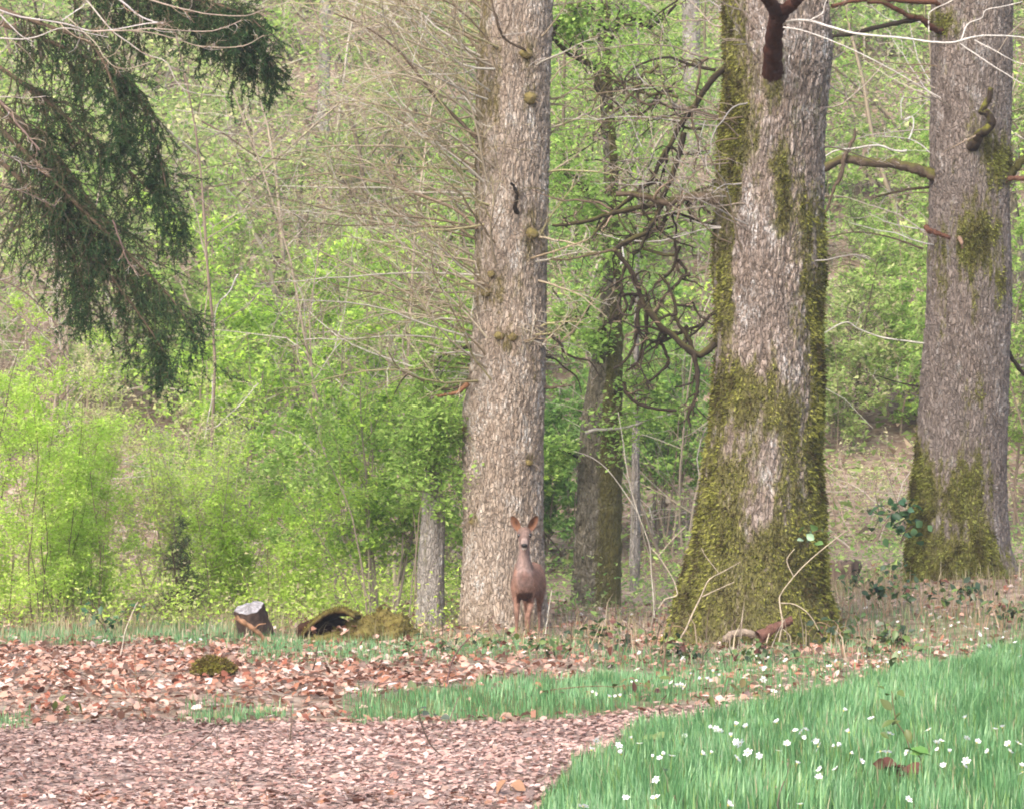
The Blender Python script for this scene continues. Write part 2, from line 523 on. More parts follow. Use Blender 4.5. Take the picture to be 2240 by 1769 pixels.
def m_grass(X, Y):
    m = m_mound(X, Y)
    m = np.maximum(m, m_strip(X, Y) * (.62 + .45 * noise(X * .014, Y * .03, 0, 47)))
    m = np.maximum(m, .75 * box(X, Y, 395, 620, 1552, 1584, 40, 10, 6))
    m = np.maximum(m, .5 * box(X, Y, -300, 70, 1562, 1592, 30, 10, 7))
    m = np.maximum(m, .55 * box(X, Y, -900, 540, 1372, 1410, 60, 12, 8))
    m = np.maximum(m, .45 * box(X, Y, 540, 960, 1388, 1450, 60, 16, 9))
    m = np.maximum(m, .33 * box(X, Y, 880, 1330, 1395, 1440, 60, 16, 10))
    m = np.maximum(m, .35 * box(X, Y, 1300, 1830, 1430, 1520, 50, 20, 11))
    m = np.maximum(m, .30 * box(X, Y, 1800, 2700, 1330, 1440, 50, 20, 12))
    return m

xs = np.concatenate([np.linspace(-400, -40, 19)[:-1], np.linspace(-40, -8, 21)[:-1], np.arange(-8, 8, .2), np.linspace(8, 40, 21), np.linspace(40, 400, 19)[1:]])
ys = np.concatenate([np.linspace(-60, 11, 12)[:-1], np.arange(11, 42, .2), np.linspace(42, 140, 70), np.linspace(140, 900, 26)[1:]])
gx, gy = np.meshgrid(xs, ys)
gzz = ground_z(gx, gy)
gX, gY = to_px(gx, np.maximum(gy, 5), gzz)
gm = np.where((gy > 11) & (gy < 42), m_grass(gX, gY), 0)
nx, ny = len(xs), len(ys)
ii = (np.arange(ny - 1)[:, None] * nx + np.arange(nx - 1)[None]).reshape(-1, 1)
me = make_mesh("ground", np.stack([gx, gy, gzz], -1).reshape(-1, 3), ii + [0, 1, nx + 1, nx], {"grass": gm}, smooth=True)
ground = link("ground", me, M_GROUND, kind="structure")

# the trodden path: a strip a few millimetres above the ground
cols = np.linspace(-9.0, 2.6, 90)
pv = []
for x in cols:
    ds = np.linspace(11.5, 24.5, 160)
    X, Y = to_px(np.full(160, x), ds, ground_z(np.full(160, x), ds))
    ok = np.where(m_path(X, Y) > .5)[0]
    lo, hi = (ds[ok[0]], ds[ok[-1]]) if len(ok) > 2 else (22.3, 22.31)
    for t in np.linspace(0, 1, 40):
        y = lo + (hi - lo) * t
        pv.append((x, y))
pv = np.array(pv)
pz = ground_z(pv[:, 0], pv[:, 1]) + .006
ii = (np.arange(89)[:, None] * 40 + np.arange(39)[None]).reshape(-1, 1)
path = link("path", make_mesh("path", np.column_stack([pv, pz]), ii + [0, 40, 41, 1], smooth=True), M_PATH, kind="structure")

def scatter(n, xa, xb, ya, yb, dens):
    """ground points with the density dens(X, Y) in photo pixels"""
    x = rng.uniform(xa, xb, n); y = rng.uniform(ya, yb, n)
    z = ground_z(x, y); X, Y = to_px(x, y, z)
    k = (rng.random(n) < dens(X, Y)) & (X > -560) & (X < 2950)
    return np.column_stack([x, y, z])[k], X[k], Y[k]

# thin spring haze in the air
def box_mesh(name, a, b):
    V = [(x, y, z) for x in (a[0], b[0]) for y in (a[1], b[1]) for z in (a[2], b[2])]
    return make_mesh(name, V, np.array([[0, 1, 3, 2], [4, 6, 7, 5], [0, 4, 5, 1], [2, 3, 7, 6], [0, 2, 6, 4], [1, 5, 7, 3]]))
hm, hnt, hout = mat_new("spring_haze")
hv = N_(hnt, "ShaderNodeVolumePrincipled")
hv.inputs['Color'].default_value = (.96, .98, 1.0, 1); hv.inputs['Density'].default_value = .0010; hv.inputs['Anisotropy'].default_value = .25
hnt.links.new(hv.outputs[0], hout.inputs['Volume'])
link("haze", box_mesh("haze", (-420, -80, -4), (420, 920, 75)), hm, kind="stuff")

# ------------------------------------------------------------------ fallen leaves
PAL_BANK = [((.35, .225, .165), 5), ((.41, .295, .23), 4.5), ((.30, .165, .11), 3), ((.21, .085, .055), 2.0), ((.26, .125, .075), 2), ((.50, .41, .35), 1.6), ((.12, .065, .045), .8)]
PAL_PATH = [((.345, .24, .19), 5), ((.40, .295, .245), 4.5), ((.30, .20, .165), 3.5), ((.24, .145, .115), 1.8), ((.47, .38, .325), 1.5), ((.15, .095, .08), .7)]

def litter(pos, L, pal, tilt, asp=.55):
    n = len(pos)
    a = rng.normal(0, 1, (n, 3)); a[:, 2] *= tilt; a = nrm(a)
    up = rng.normal(0, tilt, (n, 3)) + np.array([0, 0, 1.]); b = nrm(np.cross(a, up)); nn = np.cross(b, a)
    nn *= np.where(nn[:, 2:3] < 0, -1, 1)
    s = (L * rng.uniform(.45, 1.25, n))[:, None]; w = s * asp * .5 * rng.uniform(.7, 1.3, n)[:, None]
    c = rng.uniform(-.05, .5, (n, 1)) * s * min(1, tilt * 2.2)
    p0 = pos + np.array([0, 0, 1.]) * rng.uniform(.004, .012 + .05 * tilt, (n, 1))
    V = np.stack([p0 - a * s * .5 + nn * c * .5, p0 - a * s * .2 + b * w + nn * c, p0 + a * s * .22 + b * w * .85 + nn * c * .9,
                  p0 + a * s * .5 + nn * c * .4, p0 + a * s * .2 - b * w * .9 + nn * c * .8, p0 - a * s * .22 - b * w + nn * c], 1)
    o = np.arange(n)[:, None] * 6
    T = np.concatenate([o + [0, 1, 5], o + [1, 2, 5], o + [2, 4, 5], o + [2, 3, 4]])
    cols_ = np.array([q for q, _ in pal]); wt = np.array([q for _, q in pal], float)
    C = cols_[rng.choice(len(pal), n, p=wt / wt.sum())] * (1 + rng.normal(0, .13, (n, 1))).clip(.6, 1.5)
    C = C * np.array([1.06, 1.0, 1.03]) * (.66 + .70 * fbm(pos[:, 0] * 1.1, pos[:, 1] * .6, 0, 131, 3))[:, None]
    return V.reshape(-1, 3), T, np.repeat(C, 6, 0)

def d_path(X, Y):
    return m_path(X, Y)
def d_bank(X, Y):
    base = np.where(Y > 1396, 1.0, .4) * (1 - sstep(.6, 1, m_path(X, Y)))
    g = m_grass(X, Y)
    return base * (1 - .93 * np.clip(g * 1.25, 0, 1)) * np.where(X > 1000, .62, 1)

pp, pX, pY = scatter(94000, -4.6, 3.2, 12.2, 24.0, d_path)
bp, bX, bY = scatter(90000, -7.0, 8.0, 12.5, 37.0, d_bank)
# the 300 leaves that show largest are objects of their own, lying on the path
order = np.argsort(pp[:, 1] + rng.uniform(0, 3.5, len(pp)))
inview = order[(pX[order] > 5) & (pX[order] < 1500) & (pY[order] < 1764)]
single, rest = inview[:300], np.setdiff1d(np.arange(len(pp)), inview[:300])
leaf_shapes = []
def oak_leaf(col):
    """one lobed, curled dead leaf"""
    t = np.linspace(0, 1, 7)
    wd = np.sin(np.pi * np.clip(t, .03, .97) ** .85) * .30 * (1 + .3 * np.cos(t * 6 * np.pi))
    bend, cup = rng.uniform(-.12, .30), rng.uniform(.05, .5)
    V = []
    for k in range(7):
        zz = bend * (t[k] - .5) ** 2 * 1.5
        V += [(t[k] - .5, -wd[k], zz + cup * wd[k]), (t[k] - .5, 0, zz), (t[k] - .5, wd[k], zz + cup * wd[k] * rng.uniform(.3, 1.3))]
    i = np.arange(6)[:, None] * 3
    return make_mesh("leaf", V, np.concatenate([i + [0, 3, 4, 1], i + [1, 4, 5, 2]]), colors=np.tile(col, (21, 1)), smooth=False)
for c, w in PAL_PATH[:5] + PAL_BANK[2:5]:
    for q in range(3):
        leaf_shapes.append(oak_leaf(np.array(c) * rng.uniform(.85, 1.15)))
for k in single:
    o = link("leaf", leaf_shapes[rng.integers(len(leaf_shapes))], M_LITTER, path)
    o.location = Vector(pp[k] + np.array([0, 0, .014]))
    s = rng.uniform(.04, .075)
    o.scale = (s, s, s)
    o.rotation_euler = (rng.normal(0, .28), rng.normal(0, .28), rng.uniform(0, 6.28))
pl = Pile()
pl.add(*litter(pp[rest], .044, PAL_PATH, .22, .6))
link("leaf_litter", pl.mesh("path_litter"), M_LITTER, path, "stuff")
pl = Pile()
pl.add(*litter(bp, .068, PAL_BANK, .36, .62))
link("leaf_litter", pl.mesh("bank_litter"), M_LITTER, ground, "stuff")

tp_, _, _ = scatter(1500, -6, 7, 13, 34, lambda X, Y: np.where(m_grass(X, Y) < .4, .5, .04))
tp_[:, 2] += .012
ft = grow(tp_, np.column_stack([rng.normal(0, 1, len(tp_)), rng.normal(0, 1, len(tp_)), rng.normal(0, .12, len(tp_))]), rng.uniform(.08, .45, len(tp_)), rng.uniform(.002, .006, len(tp_)), 6, .12, 0, .5)
V, Fq = tubes(*ft, 4)
tag(link("fallen_twigs", make_mesh("fallen_twigs", V, Fq, colors=np.repeat(np.array([(.12, .085, .06), (.20, .15, .11), (.28, .23, .18), (.07, .05, .04)])[rng.integers(0, 4, len(tp_))], 24, 0)), M_WOOD, kind="stuff"), "small broken twigs lying scattered among the fallen leaves", "twigs")

# ------------------------------------------------------------------ grass
def blades(pos, h, wd, pal, bend=.5, jit=.14):
    n = len(pos)
    hh = (h * rng.uniform(.45, 1.25, n))[:, None]
    az = rng.normal(0, 1.1, n) + 9 * noise(pos[:, 0] * 2.2, pos[:, 1] * 1.4, 0, 201)
    d = np.column_stack([np.cos(az), np.sin(az), 0 * az]); s = np.column_stack([-np.sin(az), np.cos(az), 0 * az])
    be = (rng.uniform(.08, 1.0, n) * bend)[:, None]
    w = wd * rng.uniform(.6, 1.3, n)[:, None] * .5
    z = np.array([0, 0, 1.])
    m1 = pos + z * hh * .55 + d * hh * be * .22; tp = pos + z * hh * (1 - be * .22) + d * hh * be * .8
    V = np.stack([pos - s * w, pos + s * w, m1 + s * w * .85, m1 - s * w * .85, tp], 1)
    o = np.arange(n)[:, None] * 5
    cols_ = np.array([q for q, _ in pal]); wt = np.array([q for _, q in pal], float)
    C = cols_[rng.choice(len(pal), n, p=wt / wt.sum())] * (1 + rng.normal(0, jit, (n, 1))).clip(.5, 1.5)
    return V.reshape(-1, 3), [o + [0, 1, 2, 3], np.concatenate([o + [3, 2, 4]])], np.repeat(C, 5, 0)

PAL_GR = [((.105, .24, .092), 5), ((.15, .30, .125), 4), ((.075, .18, .065), 3), ((.22, .37, .165), 1.8), ((.18, .29, .085), 1.4), ((.30, .28, .16), .5)]
PAL_DRY = [((.30, .25, .14), 3), ((.38, .31, .19), 2), ((.15, .20, .06), 2.5), ((.23, .19, .10), 2)]
def dens_m(X, Y):
    return m_mound(X, Y) * np.where(Y > 1560, 1, .85) * (.72 + .5 * noise(X * .02, Y * .04, 0, 90)) * np.where(X > 2330, .5, 1)
gp, gX_, gY_ = scatter(236000, -.4, 7.2, 13.6, 31.5, dens_m)
hg = .15 * (.75 + .5 * noise(gp[:, 0] * 1.5, gp[:, 1] * 1.5, 0, 60)) * np.where(gY_ > np.interp(gX_, EDGE_X, EDGE_Y) + 25, 1, .6)
g2, X2, Y2 = scatter(330000, -6.4, 7.4, 19.5, 33.5, lambda X, Y: np.clip(m_grass(X, Y) - m_mound(X, Y), 0, 1) ** 1.3 * (.55 + .7 * noise(X * .03, Y * .06, 0, 91)))
pg = Pile()
pg.add(*blades(gp, hg, .0065, PAL_GR))
pg.add(*blades(g2, .085 * (.7 + .5 * rng.random(len(g2))), .006, PAL_GR[:4] + [((.22, .23, .09), 1.5)]))
tag(link("grass", pg.mesh("grass"), M_GRASS, kind="stuff"), "fresh blue green grass on the mound and in strips along the leafy path", "grass")
# dry stalks and pale old grass near the oaks and under the thicket
d3, X3, Y3 = scatter(70000, -6.5, 8.0, 28, 36, lambda X, Y: .10 * (Y < 1440) + .35 * box(X, Y, 60, 640, 1350, 1385, 60, 14, 14) + .3 * box(X, Y, 1750, 2600, 1270, 1370, 60, 20, 15))
d4 = scatter(3000, .4, 3.4, 25, 32, lambda X, Y: .14 * (X > 1230) * (X < 1900) * (Y < 1465))[0]
pg = Pile().add(*blades(d4, .34 * rng.uniform(.2, 1.4, len(d4)), .009, [((.30, .24, .16), 3), ((.20, .15, .10), 3), ((.38, .31, .22), 1), ((.12, .085, .06), 2)], 1.3)).add(*blades(d3, .17 * (.6 + .8 * rng.random(len(d3))), .006, PAL_DRY, .7))
tag(link("dry_grass", pg.mesh("dry_grass"), M_GRASS, kind="stuff"), "thin dry grass stalks standing among the trees", "dry grass")

# ------------------------------------------------------------------ trunks
def trunk_mesh(name, D, rows, z0, ztop, seed, moss_fn, cell=(.038, .11), amp=.016, na=250, dz=.02, lobes=.06, lump=.02):
    rows = sorted(rows, key=lambda r: -r[0])
    zr = np.array([P(r[1], r[0], D)[2] for r in rows])
    cx = np.array([(r[1] + r[2]) / 2 - 1120 for r in rows]) / F * D
    rr = np.array([(r[2] - r[1]) / 2 for r in rows]) / F * D
    z = np.concatenate([np.arange(z0, min(6.4, ztop), dz), np.arange(6.4, max(ztop, 6.4), .15)])
    c = np.interp(z, zr, cx); r = np.interp(z, zr, rr)
    slope_c = (cx[-1] - cx[-4]) / (zr[-1] - zr[-4])
    hi = z > zr[-1]
    c = np.where(hi, cx[-1] + slope_c * (z - zr[-1]), c); r = np.where(hi, rr[-1] * (1 - .05 * (z - zr[-1])), r)
    # finer steps on the side that faces the ride
    nb = na // 7
    th = np.concatenate([np.linspace(np.pi * 1.5 - 1.95, np.pi * 1.5 + 1.95, na, endpoint=False), np.linspace(np.pi * 1.5 + 1.95, np.pi * 3.5 - 1.95, nb, endpoint=False)])
    T, Z = np.meshgrid(th, z)
    Rr = np.repeat(r[:, None], len(th), 1)
    ct, st = np.cos(T), np.sin(T)
    hb = Z - z0
    Rr = Rr * (1 + lobes * np.exp(-hb / .45) * np.cos(5 * T + seed) + .02 * np.cos(2 * T + seed * 2 + Z))
    Rr = Rr + lump * (fbm(ct * 1.4 + seed, st * 1.4, Z * .9, seed, 3) - .5) * 2
    wz = .5 * (fbm(ct * 3, st * 3, Z * 2.2, seed + 4, 3) - .5)
    rm = float(np.median(r))
    s = T * rm / cell[0] + 2.6 * wz * 2 + .5 * (noise(T * rm * 30, Z * 9, 0, seed + 8) - .5)
    e, cid = cells(s, Z / cell[1] + wz * 3, seed)
    e2, cid2 = cells(s * 2.1 + 5, Z / cell[1] * 1.9, seed + 3)
    X, Y = to_px(c[:, None] + Rr * ct, D + Rr * st, Z)
    u = ct                                             # -1 left edge .. 1 right edge as seen from the ride
    moss = moss_fn(u, Y, ct, st, Z)
    fz_ = np.abs(2 * fbm(s * .62 + wz * 2, Z / cell[1] * .22 + wz * 4, 0, seed + 6, 3) - 1)
    plate = sstep(.02, .30, e) * sstep(.0, .16, fz_)
    h = amp * (plate * (.65 + .6 * cid) + .35 * sstep(.02, .3, e2)) * (1 - .55 * np.clip(moss, 0, 1)) - amp * .7
    mh = np.clip(moss - .25, 0, .8) * (.002 + .075 * np.clip(fbm(ct * rm * 17, st * rm * 17, Z * 10, seed + 9, 3) - .32, 0, 1))
    h = h + mh
    Xw, Yw = c[:, None] + (Rr + h) * ct, D + (Rr + h) * st
    n = len(th)
    V = np.stack([Xw, Yw, Z], -1).reshape(-1, 3)
    i = (np.arange(len(z) - 1)[:, None] * n + np.arange(n)[None]).ravel(); j = (np.arange(len(z) - 1)[:, None] * n + (np.arange(n)[None] + 1) % n).ravel()
    Fq = np.stack([i, j, j + n, i + n], 1)
    pa = .08 + .72 * cid ** 1.2 + .25 * (cid2 - .5)
    me = make_mesh(name, V, Fq, {"plate": pa.ravel(), "moss": moss.ravel()}, smooth=True)
    nrmv = np.stack([ct, st, 0 * ct], -1).reshape(-1, 3)
    return me, V, nrmv, moss.ravel()

def moss_tufts(V, Nn, moss, n, L=.024, pal=None, thr=.5):
    """short moss shoots standing off the bark"""
    pal = pal or [((.05, .038, .016), 1), ((.08, .074, .019), 1), ((.122, .124, .025), 1), ((.165, .168, .034), 1), ((.22, .22, .052), 1)]
    w = np.clip(moss - thr, 0, 1) * (Nn[:, 1] < .35)
    k = rng.choice(len(V), n, p=w / w.sum())
    p = V[k] + rng.normal(0, .012, (n, 3)) * np.array([1, 1, 1])
    d = nrm(Nn[k] + rng.normal(0, .5, (n, 3)) + np.array([0, 0, -.55]))
    l = (L * rng.uniform(.4, 1.3, n))[:, None]
    s = nrm(np.cross(d, rng.normal(0, 1, (n, 3)))) * l * .28
    T = np.stack([p - s - Nn[k] * .006, p + s - Nn[k] * .006, p + d * l], 1)
    cols_ = np.array([q for q, _ in pal]); wt = np.array([q for _, q in pal], float)
    cl_ = fbm(p[:, 0] * 10, p[:, 1] * 10, p[:, 2] * 6.5, 88, 4) * 2.7 - .85 + rng.normal(0, .16, n)
    C = cols_[np.clip((cl_ * len(pal)).astype(int), 0, len(pal) - 1)] * (1 + rng.normal(0, .15, (n, 1))).clip(.5, 1.5)
    return make_mesh("moss", T.reshape(-1, 3), np.arange(3 * n).reshape(-1, 3), colors=np.repeat(C, 3, 0))

def bump2(u, Y, u0, Y0, su, sy, a=1.0):
    return a * np.exp(-((u - u0) / su) ** 2 - ((Y - Y0) / sy) ** 2)

OAKS = {}
# --- the pale oak behind the deer
rowsA = [(1420, 998, 1212), (1400, 1003, 1208), (1380, 1008, 1204), (1320, 1012, 1196), (1200, 1018, 1188), (1050, 1015, 1188), (900, 1015, 1189), (820, 1028, 1194), (700, 1036, 1196), (600, 1038, 1196), (450, 1040, 1199), (300, 1042, 1201), (150, 1047, 1205), (0, 1056, 1208)]
def mossA(u, Y, ct, st, Z):
    n = fbm(ct * 2.2, st * 2.2, Z * 1.6, 21, 4) - .5
    m = .50 * sstep(-.35, -.95, u) * sstep(760, 500, Y) + bump2(u, Y, -.5, 200, .35, 170, .45) + bump2(u, Y, .55, 520, .3, 60, .6) + bump2(u, Y, .35, 115, .3, 40, .5) + bump2(u, Y, .4, 215, .25, 45, .6)
    m = m + bump2(u, Y, -.2, 640, .6, 60, .5) + bump2(u, Y, .0, 740, .7, 40, .45) + .35 * sstep(.8, 1, u) * sstep(900, 600, Y) + .3 * sstep(1290, 1400, Y) + bump2(u, Y, .65, 1000, .12, 14, .8) + bump2(u, Y, -.8, 1135, .2, 22, .9)
    n3 = fbm(ct * 9, st * 9, Z * 4.0, 27, 3) - .5
    return m + n * .9 + n3 * .7 - .05
DA = 31.8
oak = thing("oak_tree", "pale grey barked oak with bare twigs standing right behind the deer", "oak tree", G(1108, DA))
meA, VA, NA, mA = trunk_mesh("trunk", DA, rowsA, -.25, 9.5, 3, mossA, cell=(.028, .10), amp=.020, dz=.030, na=220)
trunkA = part("trunk", meA, M_BARK_A, oak)
OAKS['A'] = oak
# --- the big mossy oak
rowsB = [(1450, 1420, 1870), (1420, 1440, 1856), (1395, 1452, 1838), (1340, 1472, 1822), (1290, 1482, 1806), (1200, 1511, 1801), (1100, 1526, 1799), (1000, 1540, 1796), (900, 1555, 1801), (800, 1562, 1803), (700, 1565, 1800), (600, 1560, 1803), (450, 1569, 1802), (300, 1577, 1802), (190, 1588, 1812), (100, 1590, 1820), (0, 1587, 1811)]
def mossB(u, Y, ct, st, Z):
    n = fbm(ct * 2.4, st * 2.4, Z * 1.5, 51, 4) - .5
    n2 = fbm(ct * 6, st * 6, Z * 3.5, 55, 3) - .5
    m = .95 * sstep(-.48, -.8, u) * sstep(900, 700, Y) + bump2(u, Y, -.75, 300, .4, 130, .8)
    m = m + bump2(u, Y, -.05, 210, .5, 80, .75) + bump2(u, Y, .15, 330, .3, 80, .5) + bump2(u, Y, .45, 470, .5, 85, 1.0) + bump2(u, Y, .15, 390, .25, 80, .7) + bump2(u, Y, -.35, 120, .4, 60, .5) + bump2(u, Y, .55, 690, .4, 90, .6)
    m = m + .75 * sstep(.72, .95, u) * sstep(420, 560, Y) + bump2(u, Y, .75, 660, .3, 120, .5)
    m = m + 1.06 * sstep(740, 870, Y + 120 * n) - bump2(u, Y, -.55, 960, .3, 50, .75) - bump2(u, Y, -.05, 1010, .3, 70, .55) - bump2(u, Y, -.1, 1100, .35, 50, .5) - bump2(u, Y, .75, 860, .25, 80, .4)
    m = m + .3 * sstep(1120, 1230, Y) - bump2(u, Y, -.1, 600, .5, 160, .55)
    n3 = fbm(ct * 11, st * 11, Z * 4.0, 57, 3) - .5
    return .86 * m + n * 1.0 + n2 * .95 + n3 * .8
DB = 29.1
oakB = thing("oak_tree", "thickest oak, its flared base covered in olive moss", "oak tree", G(1650, DB))
meB, VB, NB, mB = trunk_mesh("trunk", DB, rowsB, -.25, 9.5, 7, mossB, cell=(.030, .10), amp=.027, na=250, dz=.028, lobes=.07, lump=.03)
part("trunk", meB, M_BARK_B, oakB)
part("moss", moss_tufts(VB, NB, mB, 56000, .030), M_MOSSY, oakB, "stuff")
# --- the grey oak at the right edge
rowsC = [(1320, 1968, 2262), (1290, 1976, 2250), (1250, 1984, 2228), (1200, 1986, 2206), (1100, 1993, 2199), (1000, 2005, 2197), (900, 2012, 2201), (800, 2020, 2205), (700, 2027, 2208), (600, 2029, 2211), (450, 2033, 2209), (300, 2036, 2211), (150, 2040, 2215), (0, 2041, 2216)]
def mossC(u, Y, ct, st, Z):
    n = fbm(ct * 2.4, st * 2.4, Z * 1.5, 71, 4) - .5
    n2 = fbm(ct * 6, st * 6, Z * 3.5, 75, 3) - .5
    m = 1.02 * sstep(890, 1080, Y + 90 * n) * sstep(1.0, .25, u + (1150 - Y) * .0006) + .4 * sstep(1150, 1230, Y) + bump2(u, Y, -.05, 560, .6, 75, .9) + bump2(u, Y, .1, 240, .5, 80, .65) + bump2(u, Y, .7, 370, .5, 60, .9)
    m = m + bump2(u, Y, .2, 860, .3, 45, .9) + bump2(u, Y, -.7, 50, .4, 40, 1.0) + bump2(u, Y, -.1, 500, .7, 60, .5) + bump2(u, Y, .3, 320, .5, 50, .5) + bump2(u, Y, -.7, 640, .2, 60, .5) + bump2(u, Y, .55, 640, .3, 60, .5) - .05
    n3 = fbm(ct * 11, st * 11, Z * 4.0, 77, 3) - .5
    return .86 * m + n * 1.0 + n2 * .9 + n3 * .8
DC = 33.0
oakC = thing("oak_tree", "grey oak at the right with yellow green moss round its foot", "oak tree", G(2100, DC))
meC, VC, NC, mC = trunk_mesh("trunk", DC, rowsC, .1, 9.5, 12, mossC, cell=(.027, .08), amp=.018, na=200, dz=.031)
part("trunk", meC, M_BARK_C, oakC)
part("moss", moss_tufts(VC, NC, mC, 28000, .028, pal=[((.06, .05, .018), 1), ((.09, .085, .02), 1), ((.13, .135, .028), 1), ((.17, .18, .038), 1), ((.225, .235, .058), 1)]), M_MOSSY, oakC, "stuff")

no_moss = lambda u, Y, ct, st, Z: fbm(ct * 2, st * 2, Z * 1.2, 31, 3) - .42
def mossD(u, Y, ct, st, Z):
    return .85 * sstep(-.35, .1, u) + fbm(ct * 2.5, st * 2.5, Z * 1.4, 33, 4) - .62
DD = 36.0
treeD = thing("oak_tree", "dark mossy trunk with pale left flank, between the pale oak and the thickest oak", "tree", G(1305, DD))
meD, VD, ND, mD = trunk_mesh("trunk", DD, [(1420, 1238, 1364), (1360, 1246, 1359), (1340, 1248, 1358), (1200, 1258, 1357), (1100, 1264, 1358), (1000, 1266, 1361), (900, 1276, 1361), (800, 1294, 1362), (700, 1310, 1360), (600, 1320, 1358), (450, 1324, 1355), (300, 1320, 1347), (150, 1310, 1336), (0, 1310, 1334)], -.25, 9, 15, mossD, amp=.016, na=120, cell=(.04, .14))
part("trunk", meD, M_BARK_D, treeD)
DE = 31.9
treeE = thing("young_oak_tree", "plain grey young trunk left of the pale oak, its upper half wrapped in leaves", "tree", G(940, DE))
meE = trunk_mesh("trunk", DE, [(1420, 904, 978), (1380, 908, 974), (1340, 910, 972), (1250, 912, 970), (1130, 922, 973), (1050, 926, 966), (950, 934, 958), (850, 940, 953), (700, 943, 951)], -.3, 2.15, 18, no_moss, amp=.006, na=70, cell=(.03, .07))[0]
part("trunk", meE, M_BARK_E, treeE)

st = np.array([P(rng.uniform(915, 970), rng.uniform(760, 1120), DE - .12) for _ in range(34)])
eb = grow(st, nrm(rng.normal(0, 1, (34, 3)) * [1, .6, .5] + np.array([0, -.35, .1])), rng.uniform(.25, .65, 34), .005, 7, .18, .0, .35)
E_TWIGS = [(*eb, 4), (*spawn(*eb, 5, (30, 70), .5, .6, (.2, 1), 5, .2, 0, .5, .0025), 3)]

# thinner trunks farther back
def back_trunk(label, D, rows, mat, seed, group=None):
    t = thing("forest_tree", label, "tree", G((rows[0][1] + rows[0][2]) / 2, D), group)
    zb = gz(((rows[0][1] + rows[0][2]) / 2 - 1120) / F * D, D) - .3
    rows = [(to_px(0, D, zb - .2)[1], rows[0][1], rows[0][2])] + rows
    part("trunk", trunk_mesh("trunk", D, rows, zb, 14, seed, no_moss, amp=.012, na=40, dz=.10, cell=(.06, .15))[0], mat, t)
    return t
back = []
back.append(back_trunk("slim pinkish grey stem standing beside the thickest oak's left root", 39, [(1330, 1377, 1399), (1230, 1378, 1398), (900, 1386, 1398), (500, 1392, 1399), (100, 1394, 1399)], M_BARK_E, 22))
back.append(back_trunk("dark leaning trunk partly seen beyond the right edge of the grey oak", 44, [(1200, 2285, 2330), (900, 2238, 2276), (600, 2208, 2244), (400, 2190, 2222), (0, 2150, 2178)], M_BARK_D, 23))
back.append(back_trunk("broad dark trunk high on the slope between pale oak and thickest oak", 56, [(900, 1345, 1405), (400, 1340, 1398), (150, 1338, 1396), (0, 1336, 1392)], M_BARK_D, 24))
back.append(back_trunk("grey trunk on the slope close to the left side of the thickest oak", 62, [(800, 1500, 1540), (400, 1498, 1536), (0, 1494, 1530)], M_BARK_E, 26))
back.append(back_trunk("dim trunk on the slope behind the hanging spruce boughs", 60, [(900, 150, 196), (400, 158, 198), (0, 164, 200)], M_BARK_D, 27))
back.append(back_trunk("thin grey trunk on the slope midway between spruce and pale oak", 64, [(800, 690, 720), (400, 694, 720), (0, 700, 722)], M_BARK_E, 28))
back.append(back_trunk("thin trunk on the slope between thickest oak and grey oak", 66, [(800, 1925, 1955), (400, 1922, 1950), (0, 1916, 1942)], M_BARK_D, 29))

# ------------------------------------------------------------------ limbs and twigs of the oaks
BR_DARK, BR_BROWN, BR_RED, BR_PALE, BR_TAN, BR_MOSS = (.030, .022, .015), (.10, .072, .05), (.045, .017, .010), (.40, .36, .32), (.24, .18, .125), (.062, .056, .018)
def add_limb(root, px, D, r0, r1, col, n=26, wob=.35, seed=0, S=8, moss=None, name="branch"):
    p, r = limb(px, D, r0, r1, n, wob, seed)
    if r0 > .028:
        S = max(S, 18); n2_ = 70
        f_ = np.linspace(0, 1, p.shape[1]); g_ = np.linspace(0, 1, n2_)
        p = np.stack([np.interp(g_, f_, p[0, :, k]) for k in range(3)], 1)[None]; r = (np.interp(g_, f_, r[0]) * (1 + .25 * np.exp(-g_ * 14) * (r0 > .05)))[None]
    V, Fq = tubes(p, r, S)
    if r0 > .012:
        cen = np.repeat(p.reshape(-1, 3), S, 0); q_ = V - cen
        amp_ = (.28 if r0 > .06 else .55) if r0 > .028 else .35
        V = cen + q_ * (1 + amp_ * (fbm(V[:, 0] * 38, V[:, 1] * 38, V[:, 2] * 22, seed + 5, 3) - .5) * 2 * .6 + (.22 if r0 > .028 else .5) * (fbm(V[:, 0] * 11, V[:, 1] * 11, V[:, 2] * 11, seed + 6, 2) - .5))[:, None]
    C = np.tile(np.array(col, float), (len(V), 1)) * (.45 + 1.1 * fbm(V[:, 0] * 34, V[:, 1] * 34, V[:, 2] * 24, seed, 3))[:, None]
    if moss is not None:
        cen = np.repeat(p.reshape(-1, 3), S, 0)
        up = sstep(.0, .8, (V - cen)[:, 2] / np.repeat(r.ravel(), S) + 2.2 * (fbm(V[:, 0] * 12, V[:, 1] * 12, V[:, 2] * 12, seed + 2, 3) - .5))
        C = C * (1 - up[:, None]) + np.array(moss) * up[:, None]
    part(name, make_mesh(name, V, Fq, colors=C, smooth=True), M_WOOD, root)
    return p, r

def add_twigs(root, sets, mat=None, name="twigs", pal=None):
    pl = Pile()
    pal = np.array(pal if pal is not None else [BR_TAN, BR_PALE, BR_BROWN])
    for p, r, S in sets:
        V, Fq = tubes(p, r, S)
        pl.add(V, Fq, np.repeat(pal[rng.integers(0, len(pal), len(p))] * rng.uniform(.75, 1.2, (len(p), 1)), p.shape[1] * S, 0))
    return part(name, pl.mesh(name), mat or M_WOOD, root, "stuff")

